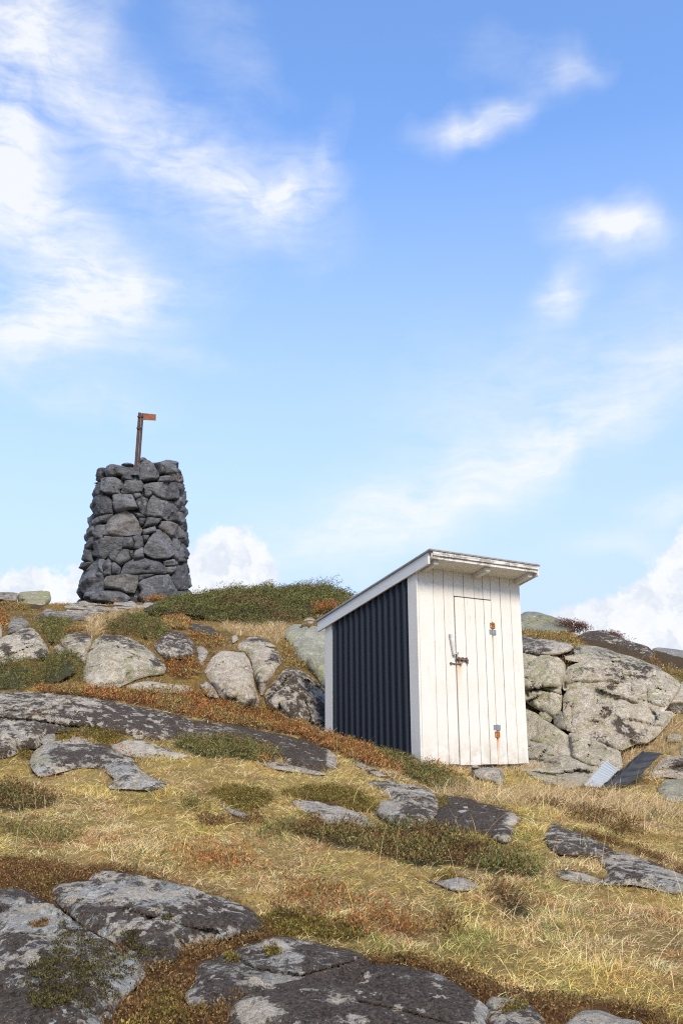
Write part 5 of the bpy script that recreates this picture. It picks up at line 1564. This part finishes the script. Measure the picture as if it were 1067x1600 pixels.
def blades(q, pts, ln, wd, lean, col, wind=0.0, curl=.6):
    """curved tapering grass blades: two quads and a tip each; wind is the heading in radians they tend to"""
    n = len(pts)
    hd = wind + rng.normal(size=n) * 1.6
    d = np.stack([np.cos(hd), np.sin(hd), np.zeros(n)], 1)
    th = np.clip(lean + .25 * rng.normal(size=n), .05, 1.5)
    side = np.stack([-np.sin(hd), np.cos(hd), np.zeros(n)], 1)
    side = unit(side + .6 * rng.normal(size=(n, 3)))
    p, rows = pts.copy(), []
    for k in range(4):
        wk = wd * (1, .85, .55, .08)[k]
        rows += [p - side * (wk / 2)[:, None], p + side * (wk / 2)[:, None]]
        dirv = d * np.sin(th)[:, None] + np.array([0, 0, 1.0]) * np.cos(th)[:, None]
        p = p + dirv * (ln / 3)[:, None]
        th = np.minimum(th + curl * (.2 + .5 * rng.random(n)), 1.75)
    V = np.stack(rows, 1).reshape(-1, 3)
    b = np.arange(n)[:, None, None] * 8
    F = (b + np.array([[0, 1, 3, 2], [2, 3, 5, 4], [4, 5, 7, 6]])[None]).reshape(-1, 4)
    q.add(V, F, np.repeat(col, 8, 0))


def in_zone(i, dens):
    poly = ZONES[i][1]
    d = depth(poly[:, 0], poly[:, 1])
    w = px_ray(poly[:, 0], poly[:, 1])
    w = w * (d / w[:, 1])[:, None]
    lo, hi = w[:, :2].min(0) - .2, w[:, :2].max(0) + .2
    n = int(min(400000, dens * np.prod(hi - lo)))
    X, Y = lo[0] + rng.random(n) * (hi[0] - lo[0]), lo[1] + rng.random(n) * (hi[1] - lo[1])
    p = on_ground(X, Y)
    px, py = project(p)
    jx = 6 * perlin(p * 4) + 3 * perlin(p * 11)
    ok = classify(px + jx, py + jx * .5) == i + 1
    return p[ok]


def grass_colour(p, n):
    base = np.array([(.80, .57, .25), (.66, .46, .12), (.74, .50, .29), (.52, .42, .13), (.27, .29, .07), (.52, .26, .10)])
    f1 = fbm(p * (1.0, 1.0, .2), 3)
    f2 = fbm(p * (2.6, 2.6, .5) + 31, 3)
    w = np.stack([.9 + .8 * f2, .55 + 2.2 * f1, .55 - 1.6 * f1 + .6 * f2, .25 + .6 * f1, .16 - 1.2 * f2, .12 - .8 * f1], 1)
    w = np.maximum(w, .02)
    f3 = fbm(p * (4.5, 4.5, .5) + 61, 2)
    w[:, 5] += np.clip(f3 - .12, 0, 1) * 5
    w[:, 4] += np.clip(-f3 - .14, 0, 1) * 4
    w = w ** 1.8
    cw = np.cumsum(w / w.sum(1, keepdims=True), 1)
    k = np.minimum((rng.random(n)[:, None] > cw).sum(1), 5)
    c = base[k] * (1 + .26 * rng.normal(size=n))[:, None] * (1 + .55 * fbm(p * (7, 7, 1) + 90, 2))[:, None]
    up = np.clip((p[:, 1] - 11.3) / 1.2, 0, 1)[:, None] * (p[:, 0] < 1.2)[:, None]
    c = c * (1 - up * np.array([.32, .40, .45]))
    return np.clip(c, .02, .8)


def build_grass():
    q = Quads()
    for y0, y1, dens, lmul in ((2.6, 4.2, 3500, 1), (4.2, 6.2, 9500, 1), (6.2, 8.4, 8500, 1), (8.4, 11, 5200, 1.05), (11, 14.5, 1600, 1.15), (14.5, 24.5, 460, 1.3)):
        xa = -.40 * y1 - .8
        xb = .40 * y1 + .8
        n = int((y1 - y0) * (xb - xa) * dens)
        X, Y = xa + rng.random(n) * (xb - xa), y0 + rng.random(n) * (y1 - y0)
        p = on_ground(X, Y)
        px, py = project(p)
        cl = classify(px, py)
        kinds = np.array([0 if k is None else (1 if k in ('olive', 'straw') else 2 if k in ('moss', 'brown', 'rustmix', 'mixheath') else 3) for k in ZT] + [9])
        kk = kinds[cl]
        rel = p - SHED_O
        u, w = rel @ SR, rel @ SB
        shed = (u > -.03) & (u < 1.56) & (w > -.02) & (w < 1.83)
        keep = ((kk == 0) | ((kk == 1) & (rng.random(n) < .9)) | ((kk == 2) & (rng.random(n) < .05)) | ((kk == 3) & (rng.random(n) < .05))) & ~shed
        clump = fbm(p * (3.3, 3.3, .5), 3)
        keep &= rng.random(n) < .92 + .7 * clump
        p, clump, kk = p[keep], clump[keep], kk[keep]
        n = len(p)
        ln = (.030 + .040 * rng.random(n) + .06 * np.maximum(0, clump)) * lmul * np.where(rng.random(n) < .035, 2.6, 1)
        wind = 2.2 * fbm(p * (.9, .9, .1) + 7, 2) * 2 - .5
        lean = 1.0 - .6 * np.clip(clump, -.3, .5)
        blades(q, p - (0, 0, .008), ln, .0029 * (1 + .10 * np.maximum(0, p[:, 1] - 6)) * (.7 + .6 * rng.random(n)), lean, grass_colour(p, n), wind)
    tag(q.build('grass', M_GRASS), kind='stuff')
    # thicker, longer straw round rocks, under the shed and in the straw zones
    q = Quads()
    for i, (k, _) in enumerate(ZONES):
        if k == 'straw':
            p = in_zone(i, 1500)
            n = len(p)
            c = np.array(PAL['straw'])[rng.integers(0, 4, n)] * (1 + .18 * rng.normal(size=n))[:, None]
            blades(q, p, .11 + .14 * rng.random(n), .004 * (1 + .06 * np.maximum(0, p[:, 1] - 8)) * np.ones(n), .5 + .3 * rng.random(n), np.clip(c, .02, .85), -.3, .8)
    spots = [S(u, -.12 - .1 * rng.random(), 0) for u in np.linspace(.05, 1.75, 46)] + [S(-.12, w, 0) for w in np.linspace(0, 1.8, 10)]
    for c0 in spots:
        n = 26
        X, Y = c0[0] + .07 * rng.normal(size=n), c0[1] + .07 * rng.normal(size=n)
        p = on_ground(X, Y)
        c = np.array(PAL['straw'])[rng.integers(0, 4, n)] * (1 + .15 * rng.normal(size=n))[:, None]
        blades(q, p, .07 + .10 * rng.random(n), .004 * np.ones(n), .5 + .3 * rng.random(n), np.clip(c, .02, .85), 0, .8)
    # lone long stalks
    n = 700
    X, Y = -4 + 8.5 * rng.random(n), 4.2 + 7 * rng.random(n)
    p = on_ground(X, Y)
    px, py = project(p)
    ok = classify(px, py) == 0
    rel = p - SHED_O
    u, w = rel @ SR, rel @ SB
    ok &= ~((u > -.05) & (u < 1.58) & (w > -.05) & (w < 1.85))
    p = p[ok]
    n = len(p)
    c = np.array(PAL['straw'])[rng.integers(0, 4, n)] * (1 + .15 * rng.normal(size=n))[:, None]
    blades(q, p, .20 + .22 * rng.random(n), .0028 * np.ones(n), .35 + .5 * rng.random(n), np.clip(c, .02, .85), .2, .5)
    tag(q.build('long_dry_grass', M_GRASS), kind='stuff')
    # small soft fringe of blades and crumbs along the rims of the rocks
    q = Quads()
    for o, Q, front, N in ROCKS:
        poly = ROCK_POLYS[ROCKS.index((o, Q, front, N)) if False else RIDX[id(o)]]
        seg = np.roll(poly, -1, 0) - poly
        L = np.linalg.norm(seg, axis=1)
        tot = L.sum()
        m = int(tot * 1.5)
        s = np.sort(rng.random(m)) * tot
        k = np.searchsorted(np.cumsum(L), s)
        k = np.minimum(k, len(poly) - 1)
        pt = poly[k] + seg[k] * rng.random(m)[:, None] + rng.normal(size=(m, 2)) * 1.8
        pt[:, 1] += 1.0
        d = depth(pt[:, 0], pt[:, 1])
        ok = (pt[:, 1] > 985) & (d < 14.5) & (fbm(np.c_[pt / 30, np.ones(m) * 3], 2) > -.16)
        pt, d = pt[ok], d[ok]
        if len(pt) < 3:
            continue
        w_ = px_ray(pt[:, 0], pt[:, 1])
        w_ = w_ * (d / w_[:, 1])[:, None]
        g = on_ground(w_[:, 0], w_[:, 1])
        n = len(g)
        cl = classify(pt[:, 0], pt[:, 1])
        col = np.where((rng.random(n) < np.where(pt[:, 1] > 1350, .08, .45))[:, None], np.array(PAL['straw'])[rng.integers(0, 4, n)] * .85, np.array(PAL['brown'])[rng.integers(0, 5, n)])
        blades(q, g - (0, 0, .01), .03 + np.where(pt[:, 1] > 1350, .05, .09) * rng.random(n), .0034 * np.ones(n), .6 + .4 * rng.random(n), np.clip(col * (1 + .2 * rng.normal(size=n))[:, None], .02, .8), rng.random(n) * 6.28, .7)
    tag(q.build('rock_edge_grass', M_GRASS), kind='stuff')


RIDX = {id(o): i for i, (o, _, _, _) in enumerate(ROCKS)}
build_grass()


def build_ground_cover():
    spec = {'rust': (420, 26, .085, .075, .022, .008), 'rustmix': (380, 22, .075, .07, .022, .008), 'green': (420, 26, .075, .07, .020, .007),
            'mixheath': (420, 24, .085, .07, .022, .007), 'olive': (320, 20, .07, .07, .03, .007), 'moss': (700, 26, .035, .05, .014, .006), 'brown': (700, 30, .038, .05, .013, .0055)}
    mats = {'heather': ['rust', 'rustmix'], 'crowberry': ['green', 'mixheath', 'olive'], 'moss': ['moss', 'brown']}
    for name, kinds in mats.items():
        q = Quads()
        for i, (k, _) in enumerate(ZONES):
            if k not in kinds:
                continue
            dens, K, h, sp, ln, wd = spec[k]
            p = in_zone(i, dens)
            if not len(p):
                continue
            Ym = p[:, 1].mean()
            f = 1 + .05 * max(0, Ym - 8)
            if k == 'rustmix':
                m = fbm(p * 3, 2) > 0
                tussocks(q, p[m], K, h, sp, ln * f, wd * f, 'rust')
                tussocks(q, p[~m], K, h, sp, ln * f, wd * f, 'olive')
            elif k == 'mixheath':
                m = fbm(p * (2.2, 2.2, 1), 3)
                tussocks(q, p[m > -.05], K, h, sp, ln * f, wd * f, 'green')
                tussocks(q, p[m < -.02], K, h * .8, sp, ln * f, wd * f, 'brown')
                tussocks(q, p[::7], 5, h * 1.2, sp, ln * f, wd * f, 'rust')
            elif k == 'rust':
                m = fbm(p * (1.6, 1.6, 1) + 3, 3)
                tussocks(q, p[m > -.16], K, h, sp, ln * f, wd * f, 'rust')
                tussocks(q, p[m < -.10], K, h, sp, ln * f, wd * f, 'olive')
            elif k == 'moss':
                tussocks(q, p, K, h, sp, ln * f, wd * f, 'moss', flat=.2, wind=(0, 0, 0))
            elif k == 'brown':
                m = fbm(p * (2.5, 2.5, 1), 3)
                tussocks(q, p, K, h, sp, ln * f, wd * f, 'brown', flat=.4, wind=(0, 0, 0))
                tussocks(q, p[m > .28], K, h * 1.1, sp, ln * f, wd * f, 'moss', flat=.3, wind=(0, 0, 0))
            else:
                tussocks(q, p, K, h, sp, ln * f, wd * f, k)
        if name == 'crowberry':
            # little dark tufts dotted through the grass
            for (px, py, r_, c, pl) in [(330, 1287, .10, 60, 'brown'), (392, 1285, .12, 60, 'brown'), (85, 1308, .17, 90, 'green'), (305, 1262, .1, 40, 'green'), (430, 1302, .12, 50, 'green'), (640, 1322, .16, 60, 'brown'),
                                        (860, 1262, .14, 60, 'brown'), (925, 1275, .2, 90, 'brown'), (968, 1300, .16, 80, 'brown'), (1040, 1280, .2, 60, 'green'), (630, 1455, .12, 60, 'rust'), (580, 1445, .14, 60, 'rust'),
                                        (320, 1340, .25, 90, 'rust'), (350, 1352, .2, 70, 'rust'), (640, 1258, .1, 40, 'brown'), (930, 1250, .12, 40, 'brown'), (10, 1300, .15, 70, 'green'), (700, 1453, .08, 30, 'brown'), (480, 1400, .2, 60, 'olive'), (505, 1410, .2, 70, 'rust')]:
                c0 = P(px, py, float(depth(px, py)))
                X, Y = c0[0] + r_ * rng.normal(size=c) * .6, c0[1] + r_ * rng.normal(size=c) * .8
                tussocks(q, on_ground(X, Y), 16, .07, .04, .022, .006, pl)
        tag(q.build(name, M_LEAF), kind='stuff')
    # moss growing on the foreground rocks
    q = Quads()
    spots = [('d1', [(150, 680), (250, 560), (340, 440), (450, 432), (520, 500), (640, 570), (760, 600), (745, 680), (660, 740), (600, 750), (655, 820), (600, 900), (560, 965), (250, 965), (180, 900), (150, 760)], 'darkmoss', -.02, 2600),
             ('d1', [(680, 470), (780, 460), (780, 520), (900, 560), (910, 610), (810, 600), (700, 540)], 'darkmoss', -.02, 2200), ('d1', [(915, 370), (950, 370), (950, 440), (915, 440)], 'darkmoss', -.3, 2500),
             ('d2', [(585, 295), (650, 292), (662, 335), (610, 348), (580, 325)], 'moss', -1, 5000), ('d2', [(370, 335), (430, 335), (430, 372), (375, 370)], 'moss', -1, 4000), ('d1', [(170, 400), (240, 385), (260, 420), (200, 440)], 'brown', -.1, 2500),
             ('d3', [(920, 440), (1067, 430), (1067, 460), (960, 480)], 'moss', -.2, 3000), ('c4', [(190, 205), (250, 200), (270, 225), (200, 228)], 'brown', -.2, 1200), ('c7', [(560, 400), (620, 400), (650, 470), (600, 480)], 'moss', -.2, 1500)]
    for cr, pts, pal, thr, dens in spots:
        poly = full(cr, pts)
        for o, Q, front, N in ROCKS:
            d, _ = sdf(poly, Q)
            m = d > 0
            if not m.any():
                continue
            p = front[m]
            nn = fbm(p * 2.6 + 12, 4) + .02 * d[m]
            ok = nn > thr
            p = p[ok]
            if len(p) < 3:
                continue
            area = len(p) * (2.4 * p[:, 1].mean() / FPX) ** 2 * 2.5
            k = rng.integers(0, len(p), int(area * dens * .6) + 20)
            pp = p[k] + rng.normal(size=(len(k), 3)) * .006
            tussocks(q, pp, 22, .016, .022, .009, .005, pal, flat=.2, wind=(0, 0, 0))
    tag(q.build('rock_moss', M_LEAF), kind='stuff')


build_ground_cover()


def juniper(name, label, crop, pts, Yr, B, plume, dens, wind, pal='juniper', tips=(), cat='shrub', needles=26, brown=.15, nl=.026):
    poly = chaikin(full(crop, pts), 1)
    Q, F, d = fill_polygon(poly, 3.0)
    F = F[:, ::-1]
    prof = 1 - (1 - np.minimum(d / (.55 * d.max()), 1)) ** 2
    if Yr:
        k = (Q[:, 1] - poly[:, 1].min()) / np.ptp(poly[:, 1])
        dep = Yr[1] * (1 - k) + Yr[0] * k
    else:
        dep = depth(Q[:, 0], Q[:, 1])
    ray = px_ray(Q[:, 0], Q[:, 1])
    P0 = ray * (dep / ray[:, 1])[:, None]
    rn = unit(ray)
    nz = fbm(P0 * 1.6, 4)
    front = P0 - rn * (.04 + B * prof * (1 + .7 * nz))[:, None]
    back = P0 + rn * (.1 + .5 * B * prof)[:, None] - np.array([0, 0, .15]) * prof[:, None]
    N = normals(front, F)
    c = P0.mean(0)
    c[2] = P0[:, 2].min()
    root = tag(empty(name, c), label, cat)
    V, FF = close_solid(front - N * .06, back, F, d)
    core = mesh_obj('woody_core', V - c, FF, M_LEAF, root, attrs={'col': np.tile((.05, .045, .02), (len(V), 1))})
    # plumes of needles combed by the wind
    tri = np.cross(front[F[:, 2]] - front[F[:, 0]], front[F[:, 3]] - front[F[:, 1]])
    ar = np.linalg.norm(tri, axis=1) / 2
    n = int(ar.sum() * dens)
    fi = rng.choice(len(F), n, p=ar / ar.sum())
    uv = rng.random((n, 2))
    a, b, cc, dd = (front[F[fi, k]] for k in range(4))
    p = a * ((1 - uv[:, 0]) * (1 - uv[:, 1]))[:, None] + b * (uv[:, 0] * (1 - uv[:, 1]))[:, None] + cc * (uv[:, 0] * uv[:, 1])[:, None] + dd * ((1 - uv[:, 0]) * uv[:, 1])[:, None]
    nrm = unit(N[F[fi, 0]])
    L = plume * (.6 + .8 * rng.random(n))
    for (px, py, k_) in tips:
        j = rng.integers(0, n, k_)
        pt = P(px, py, Yr[1] if Yr else float(depth(px, py)))
        p[j] = pt + rng.normal(size=(k_, 3)) * .05
        L[j] = plume * 1.5
    ax = unit(nrm * .26 + np.array(wind) + .28 * rng.normal(size=(n, 3)))
    q = Quads()
    K = needles
    t = np.linspace(.05, 1, K)[None, :] + .04 * rng.normal(size=(n, K))
    bend = np.array([0, 0, -.18])
    pos = p[:, None, :] + ax[:, None, :] * (L[:, None] * t)[..., None] + bend * ((L[:, None] * t ** 2))[..., None] + (rng.normal(size=(n, K, 3)) * (.012 + .25 * plume * (1 - t) * .35)[..., None])
    la = unit(ax[:, None, :] * .9 + rng.normal(size=(n, K, 3)) * .55)
    pl = np.array(PAL[pal])
    which = rng.integers(0, len(pl) - 1, n)
    br = fbm(p * 1.3 + 5, 3) + .1 * rng.normal(size=n)
    which = np.where(br > .5 - brown * 2, len(pl) - 1, which)
    col = pl[which][:, None, :] * (1 + .22 * rng.normal(size=(n, K)))[..., None] * (1 + .22 * rng.normal(size=n))[:, None, None]
    leaves(q, pos.reshape(-1, 3) - c, la.reshape(-1, 3), nl * (.7 + .6 * rng.random(n * K)), nl * .36 * np.ones(n * K), np.clip(col.reshape(-1, 3), .01, .6))
    q.build('foliage', M_LEAF, root)
    return root


juniper('juniper_shrub', 'wide windswept juniper mat on the crest between the cairn and the shed', 'f',
        [(222, 953), (245, 942), (270, 934), (300, 930), (330, 925), (360, 923), (390, 919), (415, 918), (440, 920), (470, 917), (505, 917), (530, 927), (545, 940), (560, 960), (510, 958), (490, 962), (470, 975), (445, 981), (420, 984), (395, 983), (360, 977), (330, 974), (300, 968), (262, 964), (235, 962)],
        (16.6, 18.8), .55, .19, 330, (.9, -.08, .06), tips=[(343, 924, 14), (352, 923, 12), (362, 922, 12), (408, 915, 14), (450, 917, 14), (465, 915, 14), (487, 914, 14), (500, 914, 10), (515, 918, 12), (528, 924, 12), (540, 933, 12)], brown=.12, nl=.032)
juniper('juniper_shrub', 'brownish green juniper draped over the top of the big rounded boulder', 'c2',
        [(110, 345), (130, 315), (230, 270), (330, 240), (420, 250), (520, 295), (605, 350), (575, 410), (540, 430), (480, 432), (400, 408), (300, 390), (200, 372), (130, 370)], None, .25, .16, 260, (.45, -.1, .2), brown=.22, nl=.028)
juniper('juniper_shrub', 'flat green juniper above the sloping slab near the left edge', 'c1',
        [(285, 400), (340, 372), (480, 368), (600, 400), (540, 450), (500, 500), (480, 570), (400, 580), (370, 530), (330, 470)], None, .22, .14, 260, (.4, -.1, .25), brown=.12, nl=.026)
juniper('juniper_shrub', 'bright green juniper bush at the left foot of the big rounded boulder', 'c1',
        [(335, 800), (400, 715), (480, 668), (560, 655), (640, 688), (675, 760), (690, 800), (640, 850), (560, 880), (500, 912), (390, 925), (325, 890)], None, .3, .14, 300, (.3, -.2, .35), pal='juniper', brown=.02, nl=.024)
juniper('juniper_shrub', 'yellowish green juniper below the sloping slab at the left edge', 'c1',
        [(-90, 740), (0, 745), (150, 702), (290, 712), (305, 750), (250, 820), (300, 880), (260, 940), (120, 965), (-90, 965)], None, .25, .14, 260, (.3, -.2, .3), brown=.14, nl=.024)


def small_shrub(name, label, cat, spots, pal, K, h, sp, ln, wd, n, Y=None, r=.1):
    q = Quads()
    pts = []
    for (px, py) in spots:
        c0 = P(px, py, Y if Y else float(depth(px, py)))
        pts.append(c0 + rng.normal(size=(n, 3)) * (r, r, r * .25))
    pts = np.concatenate(pts)
    tussocks(q, pts, K, h, sp, ln, wd, pal, flat=.3)
    return tag(q.build(name, M_LEAF), label, cat)


small_shrub('heather_bush', 'dark red heather bush on the skyline just right of the round greenish hump', 'shrub', [(888, 980), (896, 982), (904, 983), (909, 986), (880, 976), (905, 989)], 'redshrub', 26, .10, .08, .03, .008, 16, Y=15.6, r=.07)
small_shrub('heather_bush', 'smaller dark red heather bush farther down the skyline above the rock face', 'shrub', [(945, 995), (953, 996), (960, 999), (966, 1002)], 'redshrub', 26, .09, .07, .03, .008, 16, Y=15.2, r=.07)
small_shrub('heather_bush', 'orange brown bush at the right end of the wide juniper', 'shrub', [(505, 952), (512, 951), (520, 953), (500, 957)], 'rust', 26, .14, .08, .032, .009, 20, Y=16.3, r=.07)
small_shrub('heather_bush', 'small red tuft at the foot of the cairn', 'shrub', [(236, 939), (245, 938), (253, 939)], 'rust', 26, .10, .08, .04, .011, 20, Y=22.2, r=.08)
